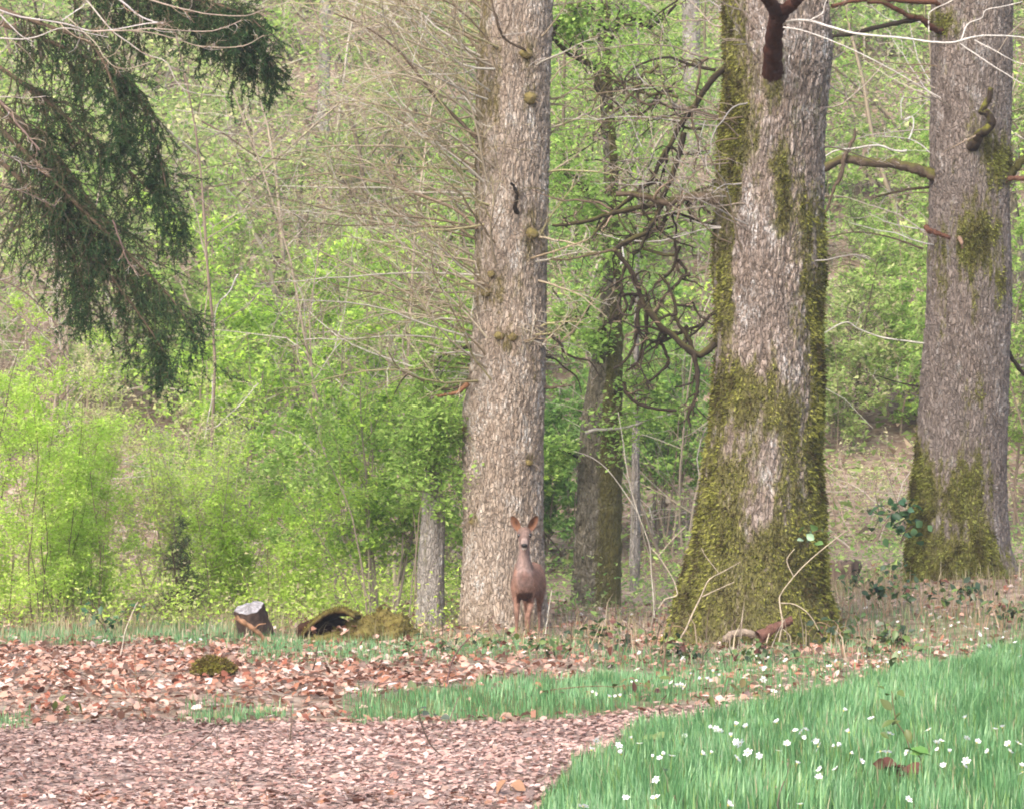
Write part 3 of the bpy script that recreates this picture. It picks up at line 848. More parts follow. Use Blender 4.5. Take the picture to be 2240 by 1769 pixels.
# pale oak: fine epicormic shoots, mostly reaching out and up to the left
def epicormic(root, D, rows, nl, nr, Ya, Yb, Ll, Lr, seed):
    rr = sorted(rows)
    Yv = np.array([q[0] for q in rr]); Xl = np.array([q[1] for q in rr]); Xr = np.array([q[2] for q in rr])
    st, di, ln = [], [], []
    for side, n, L in ((-1, nl, Ll), (1, nr, Lr)):
        for _ in range(n):
            Y = rng.uniform(Ya, Yb); cxp = np.interp(Y, Yv, (Xl + Xr) / 2); rp = np.interp(Y, Yv, (Xr - Xl) / 2)
            th = rng.uniform(-1.15, .9)                    # round towards the ride or the back
            p = P(cxp + side * rp * math.cos(th) * .93, Y, D); p[1] += rp / F * D * math.sin(th)
            st.append(p)
            el = rng.uniform(R(-6), R(48))
            di.append((side * math.cos(el) * math.cos(th * .9), math.sin(th) * math.cos(el) * .9, math.sin(el)))
            ln.append(L * rng.uniform(.45, 1.15))
    return np.array(st), np.array(di), np.array(ln)
st, di, ln = epicormic(oak, DA, rowsA, 120, 26, -120, 840, 2.25, .9, 1)
a = grow(st, di, ln, .012, 11, .10, .012, .28, .05)
b = spawn(*a, 8, (18, 50), .42, .6, (.15, .97), 6, .14, .015, .4, .0042)
c = spawn(*b, 4, (20, 60), .45, .6, (.2, .98), 3, .16, .01, .5, .0032)
add_twigs(oak, [(*a, 4), (*b, 3), (*c, 3)], pal=[(.40, .34, .25), (.33, .27, .19), (.47, .43, .36), (.24, .185, .12), (.31, .28, .15)])
sgx = [add_limb(oak, [(1030, 828), (1002, 846), (972, 852), (954, 846), (912, 826), (873, 807), (850, 770)], DA - .1, .02, .006, BR_BROWN, seed=1, moss=BR_MOSS),
       add_limb(oak, [(1025, 838), (1000, 858), (965, 864), (942, 871)], DA - .2, .024, .010, (.22, .11, .06), seed=2),
       add_limb(oak, [(1030, 758), (1000, 764), (975, 776), (945, 792), (912, 800), (880, 830), (862, 862)], DA - .05, .018, .006, BR_DARK, seed=3, moss=BR_MOSS),
       add_limb(oak, [(1196, 728), (1215, 742), (1228, 755), (1236, 772), (1259, 783), (1290, 790), (1310, 820)], DA - .1, .016, .006, BR_DARK, seed=4),
       add_limb(oak, [(1192, 780), (1215, 786), (1230, 800), (1262, 826), (1272, 860)], DA, .014, .005, BR_DARK, seed=5),
       add_limb(oak, [(1190, 849), (1214, 847), (1250, 842)], DA - .1, .016, .008, BR_BROWN, seed=6),
       add_limb(oak, [(1132, 470, -.3), (1128, 455, -.42), (1131, 425, -.5), (1124, 408, -.55), (1118, 402, -.6)], DA, .022, .012, BR_DARK, seed=7),
       add_limb(oak, [(1040, 300), (1010, 270), (950, 210), (880, 120), (800, 60), (730, 30)], DA - .2, .020, .006, BR_BROWN, seed=8),
       add_limb(oak, [(1042, 500), (990, 455), (900, 420), (830, 400), (720, 380), (600, 395)], DA - .2, .018, .004, BR_TAN, seed=9),
       add_limb(oak, [(1150, 110, -.4), (1105, 85, -.6), (1085, 40, -.8), (1062, -60, -.9)], DA, .014, .008, BR_BROWN, seed=10)]
tw = []
for q in sgx:
    b = spawn(*q, 5, (30, 75), .5, .5, (.3, 1), 7, .2, .03, .4, .003); tw += [(*b, 3), (*spawn(*b, 3, (25, 65), .5, .6, (.3, 1), 5, .2, .02, .5, .002), 3)]
add_twigs(oak, tw)
# mossy burrs with whiskers on the pale oak
def burr(root, X, Y, D, r, col, seed):
    c = P(X, Y, D)
    u = np.linspace(0, np.pi, 9); v = np.linspace(0, 2 * np.pi, 14, endpoint=False)
    U, Vv = np.meshgrid(u, v, indexing='ij')
    d = np.stack([np.sin(U) * np.cos(Vv), np.sin(U) * np.sin(Vv), np.cos(U)], -1).reshape(-1, 3)
    s = r * (.7 + .7 * fbm(d[:, 0] * 2 + seed, d[:, 1] * 2, d[:, 2] * 2, seed, 3))
    V = c + d * s[:, None] * np.array([1, .8, .8])
    i = (np.arange(8)[:, None] * 14 + np.arange(14)[None]).ravel(); j = (np.arange(8)[:, None] * 14 + (np.arange(14)[None] + 1) % 14).ravel()
    pl = Pile().add(V, np.stack([i, j, j + 14, i + 14], 1), np.array(col) * (.7 + .6 * rng.random((len(V), 1))))
    k = 14
    g = grow(np.repeat(c[None], k, 0) + rng.normal(0, r * .4, (k, 3)), nrm(rng.normal(0, 1, (k, 3)) + np.array([0, -1.0, .4])), rng.uniform(.08, .3, k), .003, 6, .2, .02, .5)
    V2, F2 = tubes(*g, 3); pl.add(V2, F2, np.array(BR_TAN))
    part("burr", pl.mesh("burr"), M_MOSSY, root)
for q in [(1150, 118, .060), (1160, 215, .066), (1163, 512, .062), (1092, 735, .05), (1122, 738, .045), (1018, 938, .035), (1040, 1140, .055), (1158, 1012, .038), (1062, 640, .05), (1075, 600, .04)]:
    burr(oak, q[0], q[1], DA - math.sqrt(max(.02, .38 ** 2 - ((q[0] - 1115) / F * DA) ** 2)) + .01, q[2], (.16, .13, .05), int(q[0]))

# thickest oak
part_b = []
lb = add_limb(oakB, [(1693, 160, -.40), (1692, 120, -.62), (1694, 80, -.85), (1700, 50, -1.05), (1706, 22, -1.25)], DB, .088, .074, BR_RED, wob=.1, seed=20, S=14)
add_limb(oakB, [(1704, 40, -1.1), (1686, 8, -1.4), (1664, -20, -1.7), (1630, -70, -2.2)], DB, .064, .045, BR_RED, wob=.25, seed=21, S=12)
add_limb(oakB, [(1704, 36, -1.1), (1728, 14, -1.3), (1752, -8, -1.5), (1790, -60, -1.9)], DB, .06, .045, BR_RED, wob=.25, seed=22, S=12)
lw = add_limb(oakB, [(1714, 55, -1.1), (1735, 45, -1.3), (1771, 46, -1.5), (1822, 60, -1.7), (1876, 74, -1.9), (1982, 84, -2.1), (2040, 92, -2.2), (2087, 93, -2.2), (2133, 81, -2.2), (2180, 78, -2.2), (2240, 82, -2.2), (2330, 96, -2.2)], DB, .011, .005, (.46, .43, .40), n=40, wob=.25, seed=23)
for k, px in enumerate([[(1714, 60), (1760, 68), (1841, 98), (1929, 140), (2010, 186), (2060, 215)], [(2101, 95), (2157, 133), (2200, 160), (2240, 183), (2300, 200)], [(2133, 88), (2180, 112), (2228, 137), (2290, 150)], [(2034, 70), (2034, 45), (2038, 25), (2087, 0), (2110, -30)], [(2105, 88), (2119, 53), (2150, 40), (2160, 22), (2200, 14), (2240, 4)], [(1771, 46), (1800, 30), (1806, 10), (1820, -20)]]):
    add_limb(oakB, [(x, y, -1.9) for x, y in px], DB, .006, .003, (.47, .43, .39), n=18, wob=.3, seed=24 + k, S=5)
droop = [
    ([(1570, 434), (1540, 432), (1500, 434), (1449, 442), (1400, 428), (1347, 425)], .034, .014, BR_BROWN, BR_MOSS),
    ([(1449, 446), (1410, 452), (1350, 466), (1300, 480), (1250, 490), (1207, 494)], .018, .007, BR_DARK, BR_MOSS),
    ([(1590, 142), (1560, 176), (1520, 235), (1490, 274), (1470, 310), (1449, 351), (1430, 390), (1400, 415), (1360, 450), (1319, 485), (1294, 522)], .020, .008, BR_DARK, BR_MOSS),
    ([(1500, 290), (1480, 350), (1452, 430), (1449, 450), (1430, 490), (1414, 510), (1400, 545), (1382, 556)], .017, .008, BR_DARK, BR_MOSS),
    ([(1562, 752), (1540, 772), (1517, 775), (1495, 759), (1463, 729), (1439, 705), (1414, 672), (1396, 635), (1382, 600), (1369, 573), (1345, 548)], .024, .012, BR_DARK, BR_MOSS),
    ([(1517, 775), (1525, 796), (1527, 845), (1519, 877), (1506, 904), (1509, 934)], .016, .007, BR_DARK, None),
    ([(1404, 655), (1396, 675), (1396, 707), (1392, 735), (1385, 761), (1363, 794), (1342, 807)], .014, .005, BR_DARK, None),
    ([(1414, 680), (1414, 705), (1414, 729), (1404, 764), (1393, 794), (1370, 812)], .013, .005, BR_DARK, None),
    ([(1449, 722), (1440, 740), (1436, 762)], .010, .005, BR_DARK, None),
    ([(1455, 730), (1447, 748), (1455, 770), (1463, 788)], .013, .007, BR_DARK, None),
    ([(1517, 770), (1508, 745), (1498, 729), (1479, 694), (1476, 662), (1463, 627), (1440, 600)], .014, .006, BR_DARK, BR_MOSS),
    ([(1479, 688), (1460, 690), (1444, 699)], .009, .006, BR_DARK, None),
    ([(1478, 668), (1500, 668), (1515, 662), (1530, 690), (1560, 712)], .009, .004, BR_DARK, None),
    ([(1463, 790), (1455, 804), (1430, 826), (1414, 837), (1420, 850)], .011, .005, BR_DARK, None),
    ([(1369, 573), (1362, 610), (1362, 640), (1370, 668), (1362, 690), (1350, 706)], .011, .005, BR_DARK, BR_MOSS),
    ([(1376, 680), (1384, 660), (1390, 645)], .010, .008, BR_DARK, None),
    ([(1345, 545), (1370, 530), (1410, 512), (1414, 500)], .015, .009, BR_DARK, BR_MOSS),
    ([(1345, 546), (1320, 552), (1280, 560), (1240, 568), (1205, 566)], .010, .004, BR_BROWN, BR_MOSS),
    ([(1366, 838), (1370, 860), (1385, 876), (1400, 884), (1425, 892), (1480, 898)], .012, .006, BR_DARK, None),
    ([(1358, 578), (1364, 560), (1362, 540)], .006, .003, (.6, .57, .54), None),
    ([(1480, 560), (1477, 530), (1480, 500), (1470, 470)], .008, .005, BR_DARK, None),
    ([(1484, 570), (1500, 590), (1498, 610)], .010, .006, BR_DARK, None),
]
tw = []
for k, (px, r0, r1, col, mo) in enumerate(droop):
    q = add_limb(oakB, [(x, y, -.25 + .25 * math.sin(k)) for x, y in px], DB, r0 * 1.55, r1 * 1.7, col, n=22, wob=.6, seed=40 + k, S=7, moss=mo)
    if len(px) > 4:
        b = spawn(*q, 9, (35, 85), .36, .5, (.15, 1), 7, .36, -.03, .4, .0045); tw += [(*b, 4), (*spawn(*b, 3, (30, 70), .5, .6, (.3, 1), 5, .25, .0, .5, .0022), 3)]
add_twigs(oakB, tw, pal=[BR_DARK, BR_DARK, BR_BROWN, BR_TAN])
st = np.array([P(rng.uniform(1400, 1580), rng.uniform(-60, 760), DB - rng.uniform(-.5, .3)) for _ in range(22)])
a = grow(st, rng.normal(0, .35, (22, 3)) + [-.9, 0, -.15], rng.uniform(.5, 1.3, 22), .016, 12, .30, -.02, .35, .1)
b = spawn(*a, 7, (35, 85), .42, .6, (.1, 1), 8, .34, -.06, .4, .005); c = spawn(*b, 3, (30, 80), .5, .6, (.2, 1), 5, .3, -.02, .5, .0038)
add_twigs(oakB, [(*a, 5), (*b, 4), (*c, 3)], name="dead_twigs", pal=[BR_DARK, BR_DARK, BR_BROWN, (.07, .06, .025)])
# long pale twigs between the pale oak and the thickest oak
st, di, ln = epicormic(oakB, DB, rowsB, 40, 10, -60, 600, 1.6, .8, 2)
a = grow(st, di + np.array([0, .2, -.12]), ln, .008, 11, .16, .006, .3, .06)
b = spawn(*a, 7, (20, 60), .42, .6, (.15, .97), 6, .24, .01, .4, .0036)
c = spawn(*b, 3, (20, 60), .42, .6, (.2, .98), 4, .18, .0, .5, .003)
add_twigs(oakB, [(*a, 4), (*b, 3), (*c, 3)], pal=[(.30, .25, .205), (.22, .175, .135), (.36, .33, .30), (.16, .12, .08)])

# grey oak
add_limb(oakC, [(2045, 384), (2012, 372), (1985, 366), (1947, 358), (1905, 356), (1870, 350), (1841, 350), (1801, 372), (1770, 400)], DC - .1, .058, .040, BR_BROWN, n=34, wob=.3, seed=70, S=12, moss=(.095, .088, .024))
add_limb(oakC, [(1848, 345), (1860, 318), (1870, 300), (1871, 281)], DC - .15, .024, .008, BR_BROWN, seed=71)
add_limb(oakC, [(1848, 345), (1841, 379), (1832, 400), (1824, 415), (1815, 445), (1800, 476)], DC - .2, .022, .012, BR_BROWN, seed=72, wob=.5)
add_limb(oakC, [(2070, 72, -.2), (2045, 62, -.3), (2015, 40, -.4), (1985, 32, -.45), (1940, 8, -.5), (1900, 4, -.5)], DC, .042, .020, (.07, .03, .02), seed=73, S=10, moss=BR_MOSS)
add_limb(oakC, [(2020, 42, -.4), (1982, 48, -.4), (1912, 62, -.4), (1860, 76, -.4), (1815, 80, -.4)], DC, .026, .016, BR_DARK, seed=74)
add_limb(oakC, [(2060, 10, -.2), (2027, 4, -.3), (1950, 0, -.4), (1880, 2, -.5), (1820, 14, -.6)], DC, .026, .018, (.11, .05, .03), seed=75)
add_limb(oakC, [(2135, 322, -.40), (2140, 309, -.47), (2150, 292, -.55), (2165, 281, -.6), (2172, 266, -.62), (2160, 250, -.62), (2150, 239, -.62), (2166, 213, -.62), (2172, 190, -.62)], DC, .055, .03, (.035, .024, .016), n=30, wob=.5, seed=76, S=10, moss=(.13, .125, .022))
add_limb(oakC, [(2136, 297, -.6), (2110, 310, -.7), (2063, 334, -.8)], DC, .008, .004, BR_TAN, seed=77)
add_limb(oakC, [(2195, 392), (2214, 378), (2240, 351), (2290, 310)], DC - .15, .05, .035, BR_MOSS, seed=78, S=10)
add_limb(oakC, [(2195, 396), (2220, 390), (2260, 392), (2330, 380)], DC - .2, .03, .022, (.12, .06, .04), seed=79)
add_limb(oakC, [(2026, 500, -.2), (2045, 508, -.42), (2062, 514, -.48), (2078, 522, -.46)], DC, .03, .02, (.10, .045, .028), seed=80, wob=.6)
add_limb(oakC, [(2098, 520, -.40), (2104, 530, -.5), (2106, 544, -.52)], DC, .022, .010, (.22, .14, .095), seed=81)
cl = [add_limb(oakC, [(1985, 330), (1960, 330), (1920, 318), (1870, 325), (1830, 330), (1800, 345)], DC - .4, .012, .006, (.5, .46, .42), seed=82, wob=.5, S=5),
      add_limb(oakC, [(1990, 305), (2000, 275), (1996, 255), (1975, 262), (1973, 225), (1978, 210)], DC - .4, .009, .004, (.52, .49, .46), seed=83, wob=.5, S=5),
      add_limb(oakC, [(2028, 752), (1975, 745), (1930, 738), (1880, 720), (1850, 705), (1800, 730)], DC, .010, .005, (.45, .42, .36), seed=84, S=5),
      add_limb(oakC, [(2020, 545), (1980, 530), (1930, 515), (1870, 508), (1805, 520)], DC, .011, .005, BR_BROWN, seed=85, S=5),
      add_limb(oakC, [(2035, 410), (1990, 414), (1945, 424), (1905, 434)], DC + .1, .016, .009, BR_BROWN, seed=86, moss=BR_MOSS),
      add_limb(oakC, [(2010, 845), (1960, 835), (1920, 822), (1880, 812)], DC, .008, .004, BR_DARK, seed=87, S=5),
      add_limb(oakC, [(2200, 760), (2225, 800), (2250, 830)], DC + .2, .024, .016, BR_DARK, seed=88)]
tw = []
for q in cl:
    b = spawn(*q, 6, (30, 75), .4, .5, (.2, 1), 7, .25, .03, .4, .003); tw += [(*b, 3), (*spawn(*b, 3, (25, 65), .5, .6, (.3, 1), 5, .2, .02, .5, .002), 3)]
st, di, ln = epicormic(oakC, DC, rowsC, 14, 6, -60, 620, 1.2, .8, 3)
a = grow(st, di + np.array([0, .2, 0]), ln, .008, 12, .10, .0, .3, .06); b = spawn(*a, 6, (20, 60), .42, .6, (.15, .97), 7, .17, .0, .4, .003)
add_twigs(oakC, tw + [(*a, 4), (*b, 3)], pal=[(.40, .35, .30), (.30, .25, .20), (.46, .43, .40), (.24, .18, .12)])

# dark tree: mossy boughs, fresh leaves
PAL_GREEN = [((.29, .44, .10), 5), ((.36, .52, .13), 4), ((.20, .33, .075), 3), ((.43, .56, .17), 2)]
PAL_YELLOW = [((.47, .66, .11), 5), ((.55, .72, .15), 4), ((.37, .57, .08), 3), ((.62, .74, .24), 2)]
PAL_BEIGE = [((.52, .56, .23), 4), ((.56, .50, .29), 4), ((.44, .52, .17), 3), ((.60, .56, .36), 2)]
PAL_DEEP = [((.21, .36, .10), 5), ((.26, .43, .11), 3), ((.15, .27, .075), 3), ((.34, .49, .14), 1.5)]
PAL_OLIVE = [((.34, .43, .14), 4), ((.43, .47, .20), 3), ((.26, .36, .11), 3), ((.46, .42, .26), 1.6), ((.38, .53, .15), 2.5)]
add_twigs(treeE, E_TWIGS, pal=[(.14, .11, .08)])
lp = np.concatenate([q[0][:, 1:].reshape(-1, 3) for q in E_TWIGS]); k = rng.integers(0, len(lp), 3600)
part("foliage", Pile().add(*leaf_mesh(lp[k] + rng.normal(0, .05, (3600, 3)), .05, PAL_GREEN, .62)).mesh("foliage"), M_LEAF, treeE, "stuff")
tl = [add_limb(treeD, [(1280, 946), (1310, 940), (1354, 937), (1390, 930), (1417, 918), (1470, 905)], DD - .4, .020, .008, (.34, .30, .27), seed=100),
      add_limb(treeD, [(1310, 470), (1290, 430), (1262, 395), (1240, 350), (1225, 330)], DD, .05, .02, BR_DARK, seed=101, moss=BR_MOSS),
      add_limb(treeD, [(1312, 200), (1300, 150), (1270, 130), (1235, 110), (1212, 80), (1205, 40)], DD, .045, .02, BR_DARK, seed=102, moss=BR_MOSS),
      add_limb(treeD, [(1318, 120), (1350, 60), (1390, 40), (1420, 60), (1450, 40), (1480, 10)], DD, .04, .018, BR_DARK, seed=103, moss=BR_MOSS),
      add_limb(treeD, [(1205, 90), (1225, 40), (1260, 20), (1300, 10)], DD - .2, .03, .016, BR_DARK, seed=104, moss=BR_MOSS),
      add_limb(treeD, [(1264, 1000), (1230, 985), (1196, 990)], DD - .3, .016, .008, BR_DARK, seed=105),
      add_limb(treeD, [(1340, 560), (1390, 520), (1440, 505), (1500, 490)], DD, .03, .012, BR_DARK, seed=106, moss=BR_MOSS),
      add_limb(treeD, [(1310, 700), (1270, 690), (1240, 705), (1215, 720)], DD, .025, .01, BR_DARK, seed=107, moss=BR_MOSS),
      add_limb(treeD, [(1350, 690), (1320, 720), (1300, 760)], DD - .35, .05, .03, BR_DARK, seed=108, moss=BR_MOSS),
      add_limb(treeD, [(1345, 860), (1400, 840), (1440, 850)], DD - .2, .02, .01, BR_DARK, seed=109)]
tw, lp = [], []
for q in tl:
    b = spawn(*q, 9, (30, 75), .5, .5, (.15, 1), 7, .25, .02, .4, .004); c = spawn(*b, 5, (25, 70), .5, .6, (.2, 1), 5, .2, .0, .5, .003)
    tw += [(*b, 3), (*c, 3)]; lp.append(c[0][:, 2:].reshape(-1, 3))
st = np.array([P(rng.uniform(1275, 1360), rng.uniform(-50, 800), DD - .3) for _ in range(46)])
a = grow(st, nrm(rng.normal(0, 1, (46, 3)) + np.array([0, -.6, .2])), rng.uniform(.5, 1.4, 46), .009, 9, .15, .0, .3); b = spawn(*a, 6, (25, 65), .5, .6, (.2, 1), 6, .2, .0, .4, .003)
tw += [(*a, 4), (*b, 3)]; lp.append(b[0][:, 2:].reshape(-1, 3))
add_twigs(treeD, tw, pal=[BR_DARK, BR_BROWN, BR_TAN])
lp = np.concatenate(lp)
k = rng.integers(0, len(lp), 15500)
part("foliage", Pile().add(*leaf_mesh(lp[k] + rng.normal(0, .08, (15500, 3)), .06, PAL_GREEN, .62)).mesh("foliage"), M_LEAF, treeD, "stuff")

# ------------------------------------------------------------------ shrubs and young trees
def shrub(name, label, cat, X, D, w, h, nst, nleaf, L, pal, stem_r=.012, stem_col=BR_BROWN, lean=.25, k1=9, k2=5, l1=.38, up=.05, low=.15, jit=.04, group=None, leafmat=None, wig=.10, tw_pal=None, aspect=.6, dy=.5, droop=0.0, leafx=1.75, tri=None):
    base = G(X, D)
    root = thing(name, label, cat, base, group)
    st = base + np.column_stack([rng.uniform(-w / 2, w / 2, nst) * .8, rng.uniform(-dy, dy, nst), np.full(nst, -.05)])
    st[:, 2] = ground_z(st[:, 0], st[:, 1]) - .05
    di = np.column_stack([rng.normal(0, lean, nst) + (st[:, 0] - base[0]) / w * lean * 2, rng.normal(0, lean, nst), np.ones(nst)])
    ln = h * rng.uniform(.65, 1.08, nst)
    a = grow(st, di, ln, stem_r * rng.uniform(.6, 1.2, nst), 14, wig * .6, up, .25, .04)
    b = spawn(*a, k1, (28, 62), l1, .5, (low, .97), 6, .14, up * .6 - droop, .35, .0028)
    c = spawn(*b, k2, (25, 65), .45, .6, (.15, 1), 4, .18, up * .4 - droop, .5, .0022)
    nleaf = int(nleaf * leafx)
    for i in range(min(nst, 14)):
        V, Fq = tubes(a[0][i:i + 1], a[1][i:i + 1], 6)
        part("stem", make_mesh("stem", V, Fq, colors=np.tile(np.array(stem_col) * rng.uniform(.75, 1.25), (len(V), 1)), smooth=True), M_WOOD, root)
    sets = [(*b, 3), (*c, 3)]
    if nst > 14:
        sets.append((a[0][14:], a[1][14:], 4))
    add_twigs(root, sets, pal=tw_pal or [stem_col, tuple(q * .7 for q in stem_col), BR_TAN])
    if nleaf:
        lp = np.concatenate([c[0][:, 1:].reshape(-1, 3), b[0][:, 4:].reshape(-1, 3)])
        k = rng.integers(0, len(lp), nleaf)
        part("foliage", Pile().add(*leaf_mesh(lp[k] + rng.normal(0, jit, (nleaf, 3)), L, pal, aspect, droop=.15, tri=(D > 38 or L < .04) if tri is None else tri)).mesh("foliage"), leafmat or M_LEAF, root, "stuff")
    return root

shrub("birch_sapling", "bright yellow green birch saplings crowded at the left edge", "young birch", 30, 32.4, 1.0, 3.1, 15, 15000, .036, PAL_YELLOW, .008, BR_BROWN, .10, 9, 4, .26, .06, .05, tw_pal=[(.30, .30, .14), (.22, .19, .10)])
shrub("birch_sapling", "yellow green birch thicket with thin upright stems behind the holly seedling", "young birch", 190, 33.6, 1.3, 2.05, 18, 13000, .036, PAL_YELLOW, .007, (.24, .17, .12), .10, 8, 4, .26, .06, .05, tw_pal=[(.30, .30, .14), (.24, .20, .11)])
shrub("pale_thicket", "straw coloured budding thicket below the spruce bough tips", "shrub", 215, 35.5, 1.9, 2.75, 22, 10000, .036, PAL_BEIGE, .008, (.34, .27, .18), .14, 9, 4, .28, .05, .2, tw_pal=[(.38, .31, .21), (.30, .24, .15), (.42, .37, .28)])
shrub("pale_thicket", "grey budding shrub right of the straw coloured thicket", "shrub", 430, 35.0, 1.5, 2.25, 18, 10000, .036, PAL_BEIGE[:1] + PAL_YELLOW[:2] + [((.36, .38, .24), 5)], .008, (.34, .29, .22), .14, 9, 4, .28, .05, .2, tw_pal=[(.38, .31, .21), (.30, .24, .15), (.42, .37, .28)])
shrub("birch_sapling", "lime green low bush behind the cut log", "young birch", 590, 34.6, 1.4, 1.45, 18, 13000, .036, PAL_YELLOW, .007, (.24, .17, .12), .14, 9, 4, .3, .05, .05)
shrub("hazel_bush", "green hazel bush with a cluster of thin grey stems behind the rotten stump", "hazel", 832, 33.4, .34, 2.5, 10, 8500, .055, PAL_GREEN + PAL_YELLOW[:2], .018, (.30, .25, .20), .20, 10, 5, .40, .03, .22, dy=.15)
shrub("hazel_bush", "hazel bush spreading leafy twigs across the plain grey trunk", "hazel", 880, 32.3, .9, 2.5, 6, 4200, .055, PAL_GREEN, .010, (.26, .21, .16), .22, 8, 4, .36, .0, .52, dy=.2)
shrub("hazel_bush", "large bright green bush filling the space below the spruce and left of the pale oak", "hazel", 640, 39.5, 3.0, 4.3, 14, 17000, .07, PAL_GREEN + PAL_YELLOW[:3], .02, (.28, .23, .18), .16, 12, 5, .34, .03, .2)
shrub("hazel_bush", "tall bright green bush close behind the left side of the pale oak", "hazel", 890, 41.0, 2.2, 3.6, 10, 13000, .07, PAL_GREEN + PAL_YELLOW[:2], .02, (.26, .20, .15), .16, 12, 5, .34, .03, .2)
shrub("hazel_bush", "green bush in the gap between pale oak and dark trunk", "hazel", 1225, 42.0, 1.0, 2.9, 8, 8000, .075, PAL_DEEP, .016, (.2, .16, .12), .16, 10, 5, .34, .03, .1)
shrub("hazel_bush", "deep green bush between the dark trunk and the thickest oak", "hazel", 1430, 43.0, 1.5, 3.8, 10, 11000, .075, PAL_DEEP + PAL_GREEN[:2], .018, (.2, .16, .12), .16, 11, 5, .34, .03, .15)
shrub("hazel_bush", "leafy young tree beyond the right side of the grey oak", "hazel", 2265, 41.0, 1.2, 5.6, 8, 9000, .075, PAL_GREEN + PAL_OLIVE[:2], .02, (.22, .17, .12), .16, 12, 5, .30, .03, .2)
shrub("bare_shrub", "bare pale shrub of bent stems beside the thickest oak's left flank", "shrub", 1440, 30.6, .5, 1.9, 7, 160, .045, PAL_GREEN, .006, (.25, .215, .17), .20, 5, 3, .34, .01, .25, wig=.22, tw_pal=[(.25, .21, .165), (.19, .15, .115)], dy=.3)
shrub("hazel_bush", "pale green bush on the slope in the gap between thickest and grey oak", "hazel", 1915, 50, 2.0, 5.2, 9, 9000, .08, PAL_OLIVE + PAL_GREEN[:2], .018, (.22, .17, .12), .2, 11, 5, .34, .02, .12)
shrub("hazel_bush", "olive green bush on the slope at the left edge behind the birch saplings", "hazel", 30, 47, 2.4, 3.6, 9, 6500, .075, PAL_OLIVE + PAL_GREEN[:1], .014, (.22, .17, .12), .2, 10, 5, .34, .02, .12)
shrub("hazel_bush", "soft green bush on the slope behind the lower spruce boughs", "hazel", 330, 48, 2.6, 4.0, 9, 6500, .075, PAL_GREEN + PAL_OLIVE[:2], .014, (.22, .17, .12), .2, 10, 5, .34, .02, .12)
shrub("hazel_bush", "low olive bush on the slope behind the right side of the thickest oak", "hazel", 1830, 46, 1.4, 2.6, 8, 5000, .075, PAL_OLIVE, .014, (.22, .17, .12), .2, 9, 5, .34, .02, .12)
shrub("hazel_bush", "low green bush on the slope behind the left side of the grey oak", "hazel", 2015, 47, 1.4, 3.0, 8, 5000, .075, PAL_GREEN + PAL_OLIVE[:2], .014, (.22, .17, .12), .2, 9, 5, .34, .02, .12)
shrub("bare_shrub", "leafless tan brush pile on the bank between thickest oak and grey oak", "shrub", 1890, 41.0, 1.9, 1.9, 26, 1500, .045, PAL_BEIGE, .010, (.26, .19, .15), .5, 9, 4, .4, -.04, .1, wig=.25, tw_pal=[(.36, .26, .21), (.30, .22, .17), (.44, .38, .33)])
for lab, bx, bd, bh, bk in (("bare twiggy young tree filling the space left of the pale oak", 800, 37.0, 7.2, 30), ("bare twiggy young tree in the gap between pale oak and thickest oak", 1455, 39.0, 7.5, 24), ("bare grey twiggy tree behind the spruce at the left edge", 60, 40.0, 7.5, 30)):
    shrub("bare_tree", lab, "tree", bx, bd, .9, bh, 3, 0, .05, PAL_GREEN, .022, (.27, .22, .165), .13, bk, 9, .30, .02, .10, wig=.14, tw_pal=[(.38, .33, .26), (.30, .25, .18), (.44, .40, .34), (.22, .17, .12)])
# small dark conifer in the thicket
def conifer(label, X, D, h, w, n, col, seed):
    base = G(X, D)
    root = thing("young_spruce", label, "young conifer", base)
    t = grow(base[None] - np.array([0, 0, .05]), np.array([[0, 0, 1.]]), h, .02, 14, .02, .1, .2)
    V, Fq = tubes(*t, 6); part("trunk", make_mesh("trunk", V, Fq, colors=np.tile(BR_BROWN, (len(V), 1))), M_WOOD, root)
    st, di, ln = [], [], []
    for _ in range(n):
        f = rng.uniform(.05, .98); az = rng.uniform(0, 6.28)
        st.append(base + np.array([0, 0, h * f])); di.append((math.cos(az), math.sin(az), .35)); ln.append(w * (1.05 - f) * rng.uniform(.7, 1.1) + .05)
    a = grow(np.array(st), np.array(di), np.array(ln), .006, 7, .08, .02, .4); b = spawn(*a, 5, (30, 50), .45, .6, (.2, 1), 5, .1, .02, .5, .003)
    add_twigs(root, [(*a, 3), (*b, 3)], pal=[BR_BROWN])
    lp = np.concatenate([a[0].reshape(-1, 3), b[0].reshape(-1, 3)]); k = rng.integers(0, len(lp), n * 60)
    part("foliage", Pile().add(*leaf_mesh(lp[k] + rng.normal(0, .015, (len(k), 3)), .035, [(col, 2), (tuple(q * .65 for q in col), 2), (tuple(q * 1.4 for q in col), 1)], .18)).mesh("foliage"), M_NEEDLE, root, "stuff")
conifer("small dark spruce standing in the pale thicket", 395, 33.3, .98, .30, 60, (.06, .10, .045), 1)
conifer("feathery young conifer with drooping green sprays between thickest oak and grey oak", 1870, 47, 3.6, 1.1, 130, (.13, .22, .06), 2)

